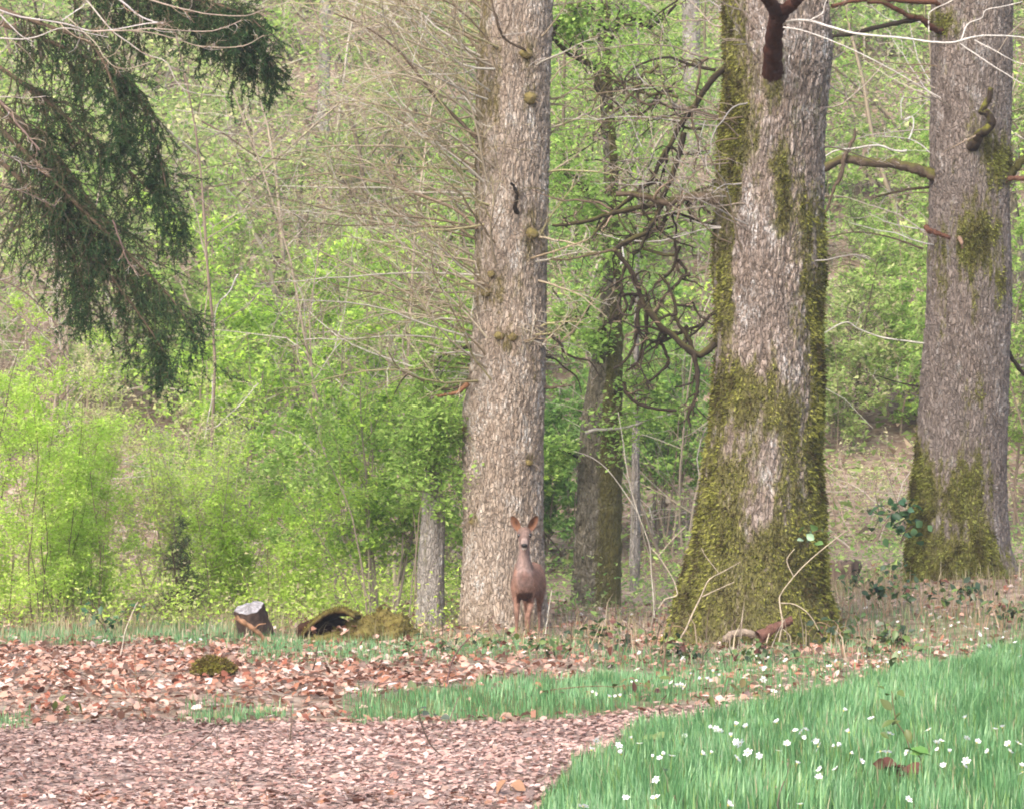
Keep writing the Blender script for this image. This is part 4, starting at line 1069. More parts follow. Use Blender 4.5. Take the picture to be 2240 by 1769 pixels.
# ------------------------------------------------------------------ the wooded slope behind (one mass)
pl_t, pl_l = Pile(), Pile()
pals = [PAL_OLIVE, PAL_GREEN, PAL_OLIVE, PAL_GREEN + PAL_YELLOW[:2], PAL_OLIVE + PAL_BEIGE[:2], PAL_DEEP + PAL_OLIVE[:3]]
nT = 260
slots = rng.permutation(nT)
for k in range(nT):
    low = k >= 165
    D = (44 + 30 * rng.random()) if low else 46 + 46 * rng.random() ** .8
    X = -560 + 3400 * (slots[k] + rng.random()) / nT
    b0 = G(X, D); h = rng.uniform(1.2, 2.6) if low else rng.uniform(3.0, 7.5)
    a = grow(np.repeat(b0[None], 3, 0) + rng.normal(0, .25, (3, 3)) * [1, 1, 0], rng.normal(0, .22, (3, 3)) + [0, 0, 1.], h * rng.uniform(.6, 1, 3), .035 * max(h, 3) / 5, 8, .10, .03, .2)
    b = spawn(*a, 6 if low else 10, (35, 75), .40, .45, (.08, .98), 5, .18, .0, .3, .009)
    c = spawn(*b, 4, (25, 65), .5, .6, (.15, 1), 3, .2, .0, .5, .007)
    tp = np.array([(.17, .13, .09), (.29, .235, .17), (.38, .33, .27), (.11, .085, .06)])
    for q, S in ((a, 4), (b, 3), (c, 3)) if D < 64 and not low else ((a, 4), (b, 3)):
        V, Fq = tubes(*q, S); pl_t.add(V, Fq, np.repeat(tp[rng.integers(0, 4, len(q[0]))], q[0].shape[1] * S, 0))
    n = int(rng.uniform(500, 1700) if low else rng.uniform(1200, 4600)); lp = np.concatenate([c[0][:, 1:].reshape(-1, 3), b[0][:, 2:].reshape(-1, 3)])
    pl_l.add(*leaf_mesh(lp[rng.integers(0, len(lp), n)] + rng.normal(0, .15, (n, 3)), .086, pals[rng.integers(len(pals))], .8, tri=True))
wood_root = thing("woodland", "dense half leafed young wood covering the slope behind the oaks", "woodland", (0, 60, gz(0, 60)))
wood_root["kind"] = "stuff"
part("branches", pl_t.mesh("branches"), M_WOOD, wood_root, "stuff")
part("foliage", pl_l.mesh("foliage"), M_LEAF, wood_root, "stuff")

# low weeds and brambles under the thickets
u1 = scatter(60000, -6.5, .2, 31.2, 41, lambda X, Y: np.where(X < 1010, .75, 0) * (.35 + .9 * noise(X * .02, Y * .05, 0, 95)))[0]
u2 = scatter(50000, .2, 8.5, 33.5, 46, lambda X, Y: .34 * (.2 + 1.1 * noise(X * .015, Y * .05, 0, 96)))[0]
u1[:, 2] += rng.exponential(.17, len(u1)).clip(0, .7); u2[:, 2] += rng.exponential(.14, len(u2)).clip(0, .6)
pu = Pile()
pu.add(*leaf_mesh(u1, .042, PAL_YELLOW + PAL_YELLOW[:2] + PAL_BEIGE[:2], .7, tri=True)).add(*leaf_mesh(u2, .055, PAL_OLIVE + PAL_DEEP, .7, tri=True))
u3 = scatter(60000, -14, 18, 41, 75, lambda X, Y: .85 * (.25 + .9 * noise(X * .02, Y * .03, 0, 97)))[0]
pu.add(*leaf_mesh(u3 + [0, 0, .02] + rng.exponential(.12, (len(u3), 1)) * [0, 0, 1.], .16, [((.30, .22, .15), 3), ((.38, .30, .21), 2), ((.22, .15, .10), 2), ((.22, .30, .09), 6)], .45, tri=True))
tag(link("undergrowth", pu.mesh("undergrowth"), M_LEAF, kind="stuff"), "low leafy weeds filling the ground under the thickets and behind the oaks", "undergrowth")

# ------------------------------------------------------------------ spruce boughs at top left
DS = 30.0
spruce = thing("spruce_tree", "dark green spruce whose drooping boughs hang in from the upper left", "spruce tree", G(-340, DS + .3))
V, Fq = tubes(*grow(G(-340, DS + .3)[None] - [0, 0, .2], np.array([[0, 0, 1.]]), 11.0, .22, 30, .01, .1, .4, .0), 14)
part("trunk", make_mesh("trunk", V, Fq, {"plate": rng.random(len(V)), "moss": np.zeros(len(V))}, smooth=True), M_BARK_D, spruce)
boughs = [
    [(-340, -260), (-150, -120), (60, -40), (230, 0), (380, 30), (490, 70), (560, 110), (600, 150)],
    [(-340, -300), (-100, -140), (120, -60), (300, -20), (430, 0), (530, 30), (580, 70)],
    [(-340, -120), (-150, -10), (20, 60), (150, 110), (260, 170), (325, 260), (352, 360), (362, 410)],
    [(-340, -40), (-150, 60), (0, 150), (110, 230), (220, 320), (330, 420), (410, 495)],
    [(-340, 100), (-160, 190), (-20, 270), (90, 370), (190, 470), (285, 560), (380, 660), (430, 740)],
    [(-340, 160), (-160, 260), (-30, 330), (70, 420), (170, 520), (245, 610), (320, 710), (370, 790)],
    [(-340, 20), (-160, 120), (-20, 210), (80, 310), (130, 430), (160, 560), (200, 700)],
    [(-340, -200), (-160, -60), (0, 20), (110, 60), (200, 100), (250, 200), (270, 300)],
    [(-340, -330), (-100, -180), (120, -110), (280, -60), (400, -20), (480, 30), (520, 70)],
    [(-340, 60), (-160, 160), (0, 250), (110, 330), (180, 420), (250, 540), (300, 640)],
]
for bi, px in enumerate(boughs):
    w = np.array([P(x, y, DS + .3 - 1.1 * (k / 7.0) * (.4 + .6 * ((bi * 37) % 10) / 10)) for k, (x, y) in enumerate(px)])
    p = spline(w, 40)[None]; r = np.linspace(.035, .006, 40)[None]
    V, Fq = tubes(p, r, 6)
    bo = part("bough", make_mesh("bough", V, Fq, colors=np.tile((.10, .07, .045), (len(V), 1)), smooth=True), M_WOOD, spruce)
    keep = p[:, 14:], r[:, 14:]
    b = spawn(*keep, 70, (30, 80), .33, .4, (.0, 1), 7, .10, -.38, .4, .002)       # side shoots that hang down
    c = spawn(*b, 6, (20, 50), .50, .6, (.1, 1), 3, .10, -.22, .5, .0014)
    V1, F1 = tubes(*b, 3); V2, F2 = tubes(*c, 3)
    tb = part("twigs", Pile().add(V1, F1, (.08, .06, .035)).add(V2, F2, (.09, .08, .04)).mesh("twigs"), M_WOOD, bo, "stuff")
    pos, dr = [], []
    for q in (b, c):
        d = np.diff(q[0], axis=1)
        for rep in range(13 if q is c else 10):
            u = rng.random((d.shape[0], d.shape[1], 1))
            pos.append((q[0][:, :-1] + d * u).reshape(-1, 3)); dr.append(nrm(d).reshape(-1, 3))
    pos = np.concatenate(pos); dr = np.concatenate(dr)
    k = rng.random(len(pos)) < .95
    pos, dr = pos[k], dr[k]
    n = len(pos)
    dd = nrm(dr + nrm(rng.normal(0, 1, (n, 3))) * 1.0); l = rng.uniform(.022, .046, n)[:, None]
    s = nrm(np.cross(dd, rng.normal(0, 1, (n, 3)))) * .0052
    T = np.stack([pos - s, pos + s, pos + dd * l], 1)
    base = np.array([(.030, .062, .024), (.048, .095, .034), (.020, .040, .017), (.062, .065, .026)])[rng.choice(4, n, p=[.4, .25, .25, .10])] * rng.uniform(.7, 1.35, (n, 1))
    part("needles", make_mesh("needles", T.reshape(-1, 3), np.arange(3 * n).reshape(-1, 3), colors=np.repeat(base, 3, 0)), M_NEEDLE, bo, "stuff")

# bare beech twigs in front of the spruce
DT = 26.5
beech = thing("beech_tree", "slender bare beech with silvery budding twigs crossing the upper left", "tree", G(-430, DT))
bt = grow(G(-430, DT)[None] - [0, 0, .2], np.array([[0, 0, 1.]]), 9.0, .10, 30, .015, .08, .4, .0)
V, Fq = tubes(*bt, 10)
part("trunk", make_mesh("trunk", V, Fq, {"plate": .5 + 0 * V[:, 0], "moss": np.zeros(len(V))}, smooth=True), M_BARK_E, beech)
q1 = .3513
bl = [([(-900, -200), (-300, -60), (0, 70), (150, 110), (400, 150), (560, 195), (700, 185), (900, 150), (1010, 140)], .010, .004, (.42, .38, .36)),
      ([(-900, -900), (100, -420), (500, -160), (740, 0), (850, 90), (950, 135), (1010, 145)], .013, .006, (.44, .40, .39)),
      ([(-900, 100), (-300, 200), (0, 240), (200, 238), (380, 175), (550, 210), (670, 232)], .009, .003, (.40, .36, .33)),
      ([(-400, -300), (-100, 0), (0, 100), (120, 220), (200, 262)], .008, .003, (.42, .38, .36)),
      ([(-500, -900), (300, -200), (530, 0), (680, 180), (800, 270), (900, 340), (1030, 385), (1100, 520), (1200, 580), (1400, 602)], .008, .003, (.36, .32, .28)),
      ([(-300, -500), (500, -150), (1000, 20), (1200, 70), (1300, 90), (1520, 100), (1640, 60)], .008, .003, (.34, .27, .22)),
      ([(560, 195), (800, 190), (950, 180), (1300, 195), (1500, 130)], .006, .003, (.34, .27, .22)),
      ([(700, 190), (900, 200), (1080, 240), (1250, 290), (1500, 290), (1640, 220)], .006, .003, (.32, .26, .2)),
      ([(-700, 100), (-300, 400), (0, 640), (100, 770), (170, 850), (240, 935)], .013, .007, (.19, .13, .11)),
      ([(-700, 500), (-200, 840), (0, 950), (150, 1020), (320, 1062)], .012, .006, (.10, .075, .06)),
      ([(-700, 900), (-200, 1100), (0, 1160), (150, 1200), (340, 1285)], .010, .004, (.10, .075, .06)),
      ([(-500, 640), (0, 605), (150, 612), (280, 600)], .006, .003, (.36, .32, .28)),
      ([(400, 100), (580, 260), (640, 350), (700, 410), (780, 430), (930, 390)], .006, .003, (.34, .29, .22)),
      ([(380, 130), (450, 80), (510, 40), (522, 5)], .005, .003, (.5, .47, .45)),
      ([(-500, 1600), (-100, 1750), (0, 1745), (150, 1820), (330, 2000), (430, 2220)], .009, .004, (.12, .09, .07)),
      ([(-300, 1700), (0, 1875), (150, 1990), (290, 2100), (430, 2250)], .008, .004, (.16, .12, .10)),
      ([(700, 1370), (760, 1540), (800, 1640), (870, 1720)], .008, .005, (.12, .08, .07))]
tw = []
for k, (px, r0, r1, col) in enumerate(bl):
    q = add_limb(beech, [(x * q1, y * q1, .5 * math.sin(k * 1.7)) for x, y in px], DT, r0, r1, col, n=26, wob=.5, seed=120 + k, S=6)
    b = spawn(q[0][:, 8:], q[1][:, 8:], 8, (25, 60), .30, .6, (.05, 1), 7, .16, .0, .45, .0024); tw += [(*b, 3), (*spawn(*b, 4, (25, 60), .4, .7, (.2, 1), 5, .18, .0, .5, .0018), 3)]
add_twigs(beech, tw, pal=[(.40, .36, .33), (.30, .23, .17), (.36, .28, .2), (.26, .17, .12)])
# a long slender branch with dark elbows crossing the green left of the pale oak
mid = thing("young_beech_tree", "thin dark bare sapling crossing the green between spruce and pale oak", "tree", G(470, 37.5))
ml = [([(470, 1420), (468, 1200), (462, 1000), (470, 800), (455, 600), (440, 400), (420, 250), (380, 60)], .022, .010, (.17, .13, .10)),
      ([(440, 265), (500, 300), (540, 330), (575, 345), (640, 350)], .013, .006, (.11, .08, .06)),
      ([(312, 417), (360, 426), (420, 416), (520, 400), (620, 380), (700, 370)], .010, .004, (.11, .08, .06)),
      ([(312, 417), (360, 395), (440, 370), (520, 355)], .008, .004, (.14, .10, .08)),
      ([(545, 310), (580, 270), (620, 255), (665, 250)], .009, .004, (.26, .22, .18)),
      ([(520, 600), (500, 640), (480, 660), (470, 690), (468, 740)], .009, .005, (.36, .34, .32)),
      ([(565, 838), (530, 880), (495, 912), (470, 935), (440, 940)], .010, .006, (.40, .36, .33)),
      ([(465, 820), (464, 870), (455, 915), (448, 960)], .010, .006, (.40, .36, .33)),
      ([(575, 628), (540, 670), (505, 690), (470, 712)], .007, .004, (.2, .16, .13)),
      ([(780, 950), (830, 985), (870, 975), (920, 945), (960, 905), (985, 885)], .010, .005, (.12, .09, .07))]
tw = []
for k, (px, r0, r1, col) in enumerate(ml):
    q = add_limb(mid, [(x, y, -.3) for x, y in px], 37.5, r0, r1, col, n=24, wob=.4, seed=150 + k, S=6)
    b = spawn(*q, 6, (25, 60), .26, .6, (.1, 1), 7, .16, .02, .45, .003); tw += [(*b, 3), (*spawn(*b, 3, (25, 60), .4, .7, (.2, 1), 5, .18, .0, .5, .002), 3)]
add_twigs(mid, tw, pal=[(.36, .31, .27), (.2, .15, .11), (.30, .24, .19)])

# ------------------------------------------------------------------ stumps, stones, dead wood
def blob_mesh(name, c, rad, seed, amp=.25, top_moss=.0, cols=((.12, .09, .06), (.22, .20, .04)), nu=22, nv=40, bottom=-.25, freq=2.2):
    u = np.linspace(.02, np.pi - .02, nu); v = np.linspace(0, 2 * np.pi, nv, endpoint=False)
    U, Vv = np.meshgrid(u, v, indexing='ij')
    d = np.stack([np.sin(U) * np.cos(Vv), np.sin(U) * np.sin(Vv), np.cos(U)], -1).reshape(-1, 3)
    f = fbm(d[:, 0] * freq + seed * 3.1, d[:, 1] * freq, d[:, 2] * freq, seed, 4); f2 = fbm(d[:, 0] * 9, d[:, 1] * 9, d[:, 2] * 9 + seed, seed + 4, 3)
    s = 1 + amp * (f - .5) * 2 + amp * .35 * (f2 - .5) * 2
    V = d * s[:, None]; V[:, 2] = np.maximum(V[:, 2], bottom)
    V = V * np.array(rad) + np.array(c)
    m = sstep(-.25, .35, d[:, 2] + top_moss + 1.1 * (f2 - .5))[:, None]
    C = (np.array(cols[0]) * (1 - m) + np.array(cols[1]) * m) * (.7 + .6 * rng.random((len(V), 1)))
    i = (np.arange(nu - 1)[:, None] * nv + np.arange(nv)[None]).ravel(); j = (np.arange(nu - 1)[:, None] * nv + (np.arange(nv)[None] + 1) % nv).ravel()
    return V, np.stack([i, i + nv, j + nv, j], 1), C, d, m.ravel()

def moss_on(root, V, d, m, n, L=.022, pal=None):
    w = np.clip(m - .4, 0, 1) * (d[:, 2] > -.3) + 1e-9
    k = rng.choice(len(V), n, p=w / w.sum())
    p = V[k] + rng.normal(0, .008, (n, 3)); dd = nrm(d[k] + rng.normal(0, .6, (n, 3))); l = (L * rng.uniform(.5, 1.4, n))[:, None]
    s = nrm(np.cross(dd, rng.normal(0, 1, (n, 3)))) * l * .3
    T = np.stack([p - s, p + s, p + dd * l], 1)
    pal = np.array(pal if pal is not None else [(.13, .11, .024), (.10, .08, .022), (.175, .15, .035), (.065, .048, .018), (.11, .065, .03)])
    C = pal[rng.integers(0, len(pal), n)]
    part("moss", make_mesh("moss", T.reshape(-1, 3), np.arange(3 * n).reshape(-1, 3), colors=np.repeat(C, 3, 0)), M_MOSSY, root, "stuff")

g0 = on_ground(468, 1477)
st_ = thing("mossy_stone", "small stone capped with bright moss lying in the red leaves", "stone", g0)
V, Fq, C, d, m = blob_mesh("s", g0 + [0, 0, .03], (.155, .11, .085), 4, .22, .1, ((.04, .028, .02), (.12, .115, .018)))
part("stone", make_mesh("stone", V, Fq, colors=C, smooth=True), M_MOSSY, st_)
moss_on(st_, V, d, m, 2600)

g0 = on_ground(800, 1405)
rs = thing("rotten_stump", "low rotten stump with an arched mossy bark shell over a dark hollow", "tree stump", g0)
V, Fq, C, d, m = blob_mesh("s", g0 + [.12, .1, .0], (.40, .30, .21), 8, .60, -.12, ((.085, .055, .035), (.12, .098, .03)), 26, 56, -.3, 3.0)
part("root_mound", make_mesh("root_mound", V, Fq, colors=C, smooth=True), M_MOSSY, rs); moss_on(rs, V, d, m, 4200, .016)
V, Fq, C, d, m = blob_mesh("s", g0 + [-.18, -.06, -.02], (.36, .26, .11), 9, .42, .0, ((.10, .07, .045), (.12, .10, .03)), 22, 48, -.3, 3.0)
part("root_mound", make_mesh("root_mound", V, Fq, colors=C, smooth=True), M_MOSSY, rs); moss_on(rs, V, d, m, 2400, .016)
lt_ = V[(d[:, 2] > .35)]; lt_ = lt_[rng.choice(len(lt_), 40)]
part("leaf_litter", Pile().add(*litter(lt_ + [0, -.02, .02], .07, PAL_BANK, .4)).mesh("mound_litter"), M_LITTER, rs, "stuff")
# arched bark shell: curved slab with thickness
na_, nb_ = 26, 9
sh = []
for lay in (0, 1):
    for i in range(na_):
        t = i / (na_ - 1)
        X = 662 + 116 * t; Y = 1406 - 76 * math.sin(math.pi * min(1, .06 + t * .62)) ** .75 + (4 if t > .8 else 0)
        for j in range(nb_):
            s = j / (nb_ - 1)
            p = P(X + 18 * s * t, Y - 1.5 * s + 22 * max(0, s - .35) ** 2, g0[1] - .12 + .42 * s)
            p[2] += (-.028 - .02 * noise(i * .6, j * .6, 0, 3)) * lay + .022 * (fbm(i * .5, j * .7, lay, 6, 3) - .5)
            p[1] += .05 * (fbm(i * .8, j * .5, lay, 7, 3) - .5)
            sh.append(p)
sh = np.array(sh); n1 = na_ * nb_
i = (np.arange(na_ - 1)[:, None] * nb_ + np.arange(nb_ - 1)[None]).reshape(-1, 1)
Fs = [i + [0, nb_, nb_ + 1, 1], n1 + i + [0, 1, nb_ + 1, nb_]]
e1 = np.arange(na_ - 1)[:, None] * nb_; e2 = e1 + nb_ - 1
Fs += [np.concatenate([e1, e1 + n1, e1 + n1 + nb_, e1 + nb_], 1), np.concatenate([e2, e2 + nb_, e2 + n1 + nb_, e2 + n1], 1)]
b1 = np.arange(nb_ - 1)[:, None]; b2 = b1 + (na_ - 1) * nb_
Fs += [np.concatenate([b1, b1 + 1, b1 + 1 + n1, b1 + n1], 1), np.concatenate([b2, b2 + n1, b2 + n1 + 1, b2 + 1], 1)]
C = np.vstack([np.tile((.11, .095, .026), (n1, 1)) * rng.uniform(.6, 1.3, (n1, 1)), np.tile((.06, .03, .016), (n1, 1)) * rng.uniform(.6, 1.3, (n1, 1))])
part("bark_shell", make_mesh("bark_shell", sh, Fs, colors=C, smooth=False), M_MOSSY, rs)
Vt = sh[:n1]; dn = np.tile((0, -.3, 1.), (n1, 1)); moss_on(rs, Vt, dn, np.ones(n1), 2000, .014)
hol = Pile()
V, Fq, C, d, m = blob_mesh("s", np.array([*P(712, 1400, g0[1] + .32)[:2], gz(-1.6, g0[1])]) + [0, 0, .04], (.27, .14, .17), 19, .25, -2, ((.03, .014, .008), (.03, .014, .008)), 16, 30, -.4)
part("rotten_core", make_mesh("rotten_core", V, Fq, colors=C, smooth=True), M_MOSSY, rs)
for k in range(16):      # rotten brown fins inside the hollow
    p0 = P(rng.uniform(690, 760), 1408, g0[1] + rng.uniform(-.05, .25)); hh = rng.uniform(.06, .17)
    q = grow(p0[None], np.array([[rng.normal(0, .2), 0, 1.]]), hh, rng.uniform(.014, .03), 6, .15, 0, .4)
    V, Fq = tubes(*q, 6); hol.add(V, Fq, np.array((.06, .025, .012)) * rng.uniform(.5, 1.3))
part("rotten_wood", hol.mesh("rotten_wood"), M_WOOD, rs)

# the cut log with a pale sawn face
g0 = on_ground(548, 1392)
lg = thing("cut_log", "dark barked log with a silvery sawn face, tilted in the grass", "log", g0)
ax = nrm(np.array([-.20, -.40, 1.0])); s1 = nrm(np.cross(ax, [0, 1., 0])); s2 = np.cross(ax, s1)
nr_, nth = 14, 36
c0 = g0 + np.array([.06, .08, -.06])
V, C = [], []
for i in range(nr_):
    t = i / (nr_ - 1)
    for j in range(nth):
        a_ = 2 * np.pi * j / nth
        rr = .152 * (1.12 - .26 * t) * (1 + .10 * math.cos(3 * a_ + 1) + .06 * math.cos(9 * a_ + 6 * t)) + .012 * (rng.random() - .5)
        V.append(c0 + ax * .35 * t + (s1 * math.cos(a_) + s2 * math.sin(a_)) * rr); C.append(np.array((.06, .04, .032)) * rng.uniform(.6, 1.5))
V = np.array(V); i = (np.arange(nr_ - 1)[:, None] * nth + np.arange(nth)[None]).ravel(); j = (np.arange(nr_ - 1)[:, None] * nth + (np.arange(nth)[None] + 1) % nth).ravel()
part("bark", make_mesh("bark", V, np.stack([i, j, j + nth, i + nth], 1), colors=C, smooth=True), M_MOSSY, lg)
top = V[-nth:]; cen = top.mean(0)
rings = [cen + (top - cen) * f + ax * (.004 + .030 * (1 - f) + rng.normal(0, .005 if f < 1 else .001, (nth, 1))) for f in (1.0, .90, .7, .45, .2)]
Vf = np.vstack(rings + [cen[None] + ax * .03])
Fs = []
for k in range(4):
    a_ = k * nth + np.arange(nth); b_ = k * nth + (np.arange(nth) + 1) % nth
    Fs.append(np.stack([a_, b_, b_ + nth, a_ + nth], 1))
a_ = 4 * nth + np.arange(nth); b_ = 4 * nth + (np.arange(nth) + 1) % nth
tri = np.stack([a_, b_, np.full(nth, 5 * nth)], 1)
Cf = np.vstack([np.tile(np.array(c_), (nth, 1)) * rng.uniform(.45, 1.5, (nth, 1)) for c_ in ((.12, .10, .095), (.24, .225, .23), (.19, .178, .182), (.22, .207, .21), (.16, .148, .148))] + [np.array([(.13, .12, .12)])])
part("sawn_face", make_mesh("sawn_face", Vf, Fs + [tri], colors=Cf), mat_col("sawn_wood", .6, .3, 60, .4), lg)

def stick(label, pxs, D, r0, r1, col, name="stick", cat="stick", branches=(), wob=.4, seed=0, S=8, group=None):
    w = P(pxs[0][0], pxs[0][1], D + (pxs[0][2] if len(pxs[0]) > 2 else 0))
    root = thing(name, label, cat, w, group)
    add_limb(root, pxs, D, r0, r1, col, n=20, wob=wob, seed=seed, S=S, name="stem")
    for k, (b, q0, q1) in enumerate(branches):
        add_limb(root, b, D, q0, q1, col, n=14, wob=wob, seed=seed + k + 1, S=5, name="side_shoot")
    return root
dl = on_ground(560, 1405)[1]
stick("orange brown stick leaning on the cut log", [(588, 1412, .0), (575, 1392, -.02), (555, 1374, -.05), (530, 1358, -.08), (516, 1349, -.1)], dl - .18, .017, .021, (.27, .15, .085), branches=[([(556, 1376, -.05), (566, 1366, -.1), (582, 1363, -.1)], .006, .004)], wob=.25, seed=201)
dm = on_ground(1660, 1425)[1]
stick("grey broken log piece lying at the mossy foot of the thickest oak", [(1582, 1398), (1600, 1386), (1625, 1383), (1645, 1388)], 28.2, .030, .034, (.22, .175, .135), "fallen_log", "log", wob=.3, seed=210, S=10)
stick("reddish brown log stub lying at the mossy foot of the thickest oak", [(1662, 1392), (1685, 1376), (1710, 1366), (1734, 1354)], 28.15, .052, .034, (.12, .06, .045), "fallen_log", "log", wob=.25, seed=211, S=12)
stick("pale forked dry shoot leaning in front of the thickest oak's right root", [(1698, 1436), (1706, 1390), (1711, 1360), (1704, 1312), (1710, 1295), (1735, 1262), (1765, 1230), (1800, 1200), (1850, 1160)], 28.0, .007, .003, (.36, .30, .22), "dry_shoot", "dead stem", [([(1736, 1262), (1722, 1232), (1724, 1216), (1738, 1200)], .005, .003), ([(1706, 1318), (1740, 1322), (1775, 1350), (1800, 1400), (1815, 1430)], .005, .003), ([(1708, 1372), (1728, 1392), (1726, 1424)], .004, .003)], seed=220)
stick("pale forked dry shoot leaning in front of the thickest oak's left root", [(1478, 1412), (1500, 1375), (1515, 1340), (1534, 1302), (1550, 1268), (1580, 1250), (1620, 1228)], 28.0, .008, .003, (.34, .28, .21), "dry_shoot", "dead stem", [([(1536, 1304), (1570, 1288), (1606, 1272)], .005, .003), ([(1572, 1252), (1545, 1218), (1534, 1198)], .004, .003)], seed=230)
stick("bent pale stem rising beside the left root of the thickest oak", [(1432, 1350), (1428, 1290), (1424, 1250), (1422, 1200), (1410, 1160), (1395, 1120), (1375, 1050), (1362, 960), (1352, 900)], 30.4, .006, .003, (.36, .33, .28), "dry_shoot", "dead stem", [([(1395, 1120), (1340, 1040), (1301, 1004), (1256, 986)], .005, .003)], seed=240)
stick("curved pale stem hooking over the left root of the thickest oak", [(1440, 1330), (1455, 1310), (1478, 1303), (1480, 1290), (1470, 1262), (1440, 1215), (1420, 1195)], 28.6, .007, .003, (.36, .30, .23), "dry_shoot", "dead stem", [([(1440, 1215), (1470, 1180), (1500, 1150)], .004, .003)], seed=245)

# brownish block of old stump between the two right oaks
g0 = G(1842, 34.5)
os_ = thing("old_stump", "squat brown stump seen between thickest oak and grey oak", "tree stump", g0)
na_, nz_ = 48, 16
V = []
for i in range(nz_):
    for j in range(na_):
        a_ = 2 * np.pi * j / na_
        ht = .27 + .10 * float(fbm(math.cos(a_) * 1.6 + 3, math.sin(a_) * 1.6, .5, 61, 3)) + .05 * rng.random()
        rr = .18 * (1.20 - .20 * min(1, i / 8)) * (1 + .22 * (float(noise(math.cos(a_) * 3, math.sin(a_) * 3, i * .25, 62)) - .5) + .07 * math.cos(11 * a_))
        if i == nz_ - 1:
            rr *= .75
        V.append(g0 + np.array([math.cos(a_) * rr, math.sin(a_) * rr, -.08 + ht * min(1, i / (nz_ - 2)) + (-.05 if i == nz_ - 1 else 0)]))
V = np.array(V); i = (np.arange(nz_ - 1)[:, None] * na_ + np.arange(na_)[None]).ravel(); j = (np.arange(nz_ - 1)[:, None] * na_ + (np.arange(na_)[None] + 1) % na_).ravel()
C = np.array((.12, .088, .07)) * (.5 + fbm(V[:, 0] * 25, V[:, 1] * 25, V[:, 2] * 8, 63, 3))[:, None]
part("stump", make_mesh("stump", V, [np.stack([i, j, j + na_, i + na_], 1), (np.arange(na_) + (nz_ - 1) * na_)[None]], colors=C), M_MOSSY, os_)

# ------------------------------------------------------------------ holly, ivy, brambles, seedlings
def leafy(name, label, cat, stems, D, leaves, L, pal, aspect=.55, mat=None, stem_col=BR_BROWN, r0=.006, S=5, group=None, spiky=False, flat=.35):
    """a plant with a few stems and leaves built one by one. stems: list of pixel polylines; leaves: number or list of (X, Y)"""
    root = thing(name, label, cat, P(stems[0][0][0], stems[0][0][1], D), group)
    allp = []
    for k, px in enumerate(stems):
        q = add_limb(root, px, D, r0, r0 * .5, stem_col, n=16, wob=.4, seed=300 + k, S=S, name="stem")
        allp.append(q[0][0])
    ap = np.concatenate([a_[4:] for a_ in allp])
    if isinstance(leaves, int):
        pos = [ap[rng.integers(len(ap))] + rng.normal(0, .035, 3) for _ in range(leaves)]
    else:
        pos = [P(x, y, D - .03 + rng.normal(0, .03)) for x, y in leaves]
    cols_ = np.array([q for q, _ in pal]); wt = np.array([q for _, q in pal], float)
    tt = np.linspace(0, 1, 6)
    wd = np.sin(np.pi * np.clip(tt, .02, .98) ** .8) * .5 * aspect * (1 + (.25 * np.cos(tt * 15) if spiky else 0))
    for p in pos:
        d = rng.normal(0, 1, 3); d[2] = d[2] * (1 - flat) - .2; d = d / np.linalg.norm(d)
        up = rng.normal(0, .45, 3) + np.array([0, -.45, .8]); b_ = np.cross(d, up); b_ /= np.linalg.norm(b_); nn = np.cross(b_, d)
        s = L * rng.uniform(.65, 1.25); cup = rng.uniform(.1, .5); bend = rng.uniform(-.3, .1)
        V = np.concatenate([[p + d * s * t + b_ * s * w * sg + nn * s * (cup * w * abs(sg) + bend * t * t) for sg in (-1, 0, 1)] for t, w in zip(tt, wd)])
        i = np.arange(5)[:, None] * 3
        c_ = cols_[rng.choice(len(pal), p=wt / wt.sum())] * rng.uniform(.8, 1.25)
        part("leaf", make_mesh("leaf", V, np.concatenate([i + [0, 3, 4, 1], i + [1, 4, 5, 2]]), colors=np.tile(c_, (18, 1))), mat or M_EVER, root)
    return root
HOLLY = [((.03, .075, .03), 4), ((.05, .11, .04), 2), ((.09, .14, .08), 1)]
IVY = [((.028, .062, .03), 4), ((.045, .09, .042), 3), ((.10, .145, .095), 1), ((.07, .14, .04), 2)]
BRAM = [((.05, .085, .03), 4), ((.085, .13, .04), 3), ((.115, .13, .085), 1.5), ((.10, .04, .03), 1.5), ((.03, .05, .024), 2.5), ((.13, .19, .05), 1.5)]
hd = on_ground(228, 1398)[1]
def cpx(l, ox, oy, s):
    return [(ox + a_ * s, oy + b_ * s) for a_, b_ in l]
leafy("holly_seedling", "small dark holly plant in front of the birch thicket", "holly", [cpx([(660, 650), (655, 560), (620, 480), (570, 420), (550, 330)], 0, 1170, .3506), cpx([(660, 600), (720, 530), (790, 480), (860, 440)], 0, 1170, .3506), cpx([(650, 560), (560, 480), (510, 460)], 0, 1170, .3506)], hd,
      cpx([(548, 330), (540, 360), (595, 355), (570, 425), (505, 455), (550, 460), (510, 490), (635, 440), (595, 490), (640, 490), (600, 530), (625, 540), (660, 520), (660, 550), (700, 560), (735, 540), (745, 570), (770, 510), (795, 480), (862, 440), (885, 445), (875, 480), (690, 580), (645, 575), (650, 605), (715, 515), (750, 520), (615, 500), (680, 540), (705, 575)], 0, 1170, .3506), .075, HOLLY, .55, spiky=True, r0=.006)
leafy("ivy_clump", "dark glossy ivy bush hanging on the left side of the grey oak", "ivy", [[(2000, 1110), (1970, 1120), (1930, 1125), (1895, 1115)], [(1995, 1150), (1975, 1170), (1970, 1195)], [(2000, 1100), (1985, 1130), (1950, 1150)]], DC - .35,
      [(rng.normal(1968, 26), rng.normal(1130, 22)) for _ in range(70)] + [(1898, 1112), (1910, 1118), (1925, 1108), (1935, 1118), (1980, 1165), (1970, 1155), (1990, 1170)], .085, HOLLY[:2] + [((.06, .13, .07), 2), ((.12, .22, .10), 1)], .8, r0=.008)
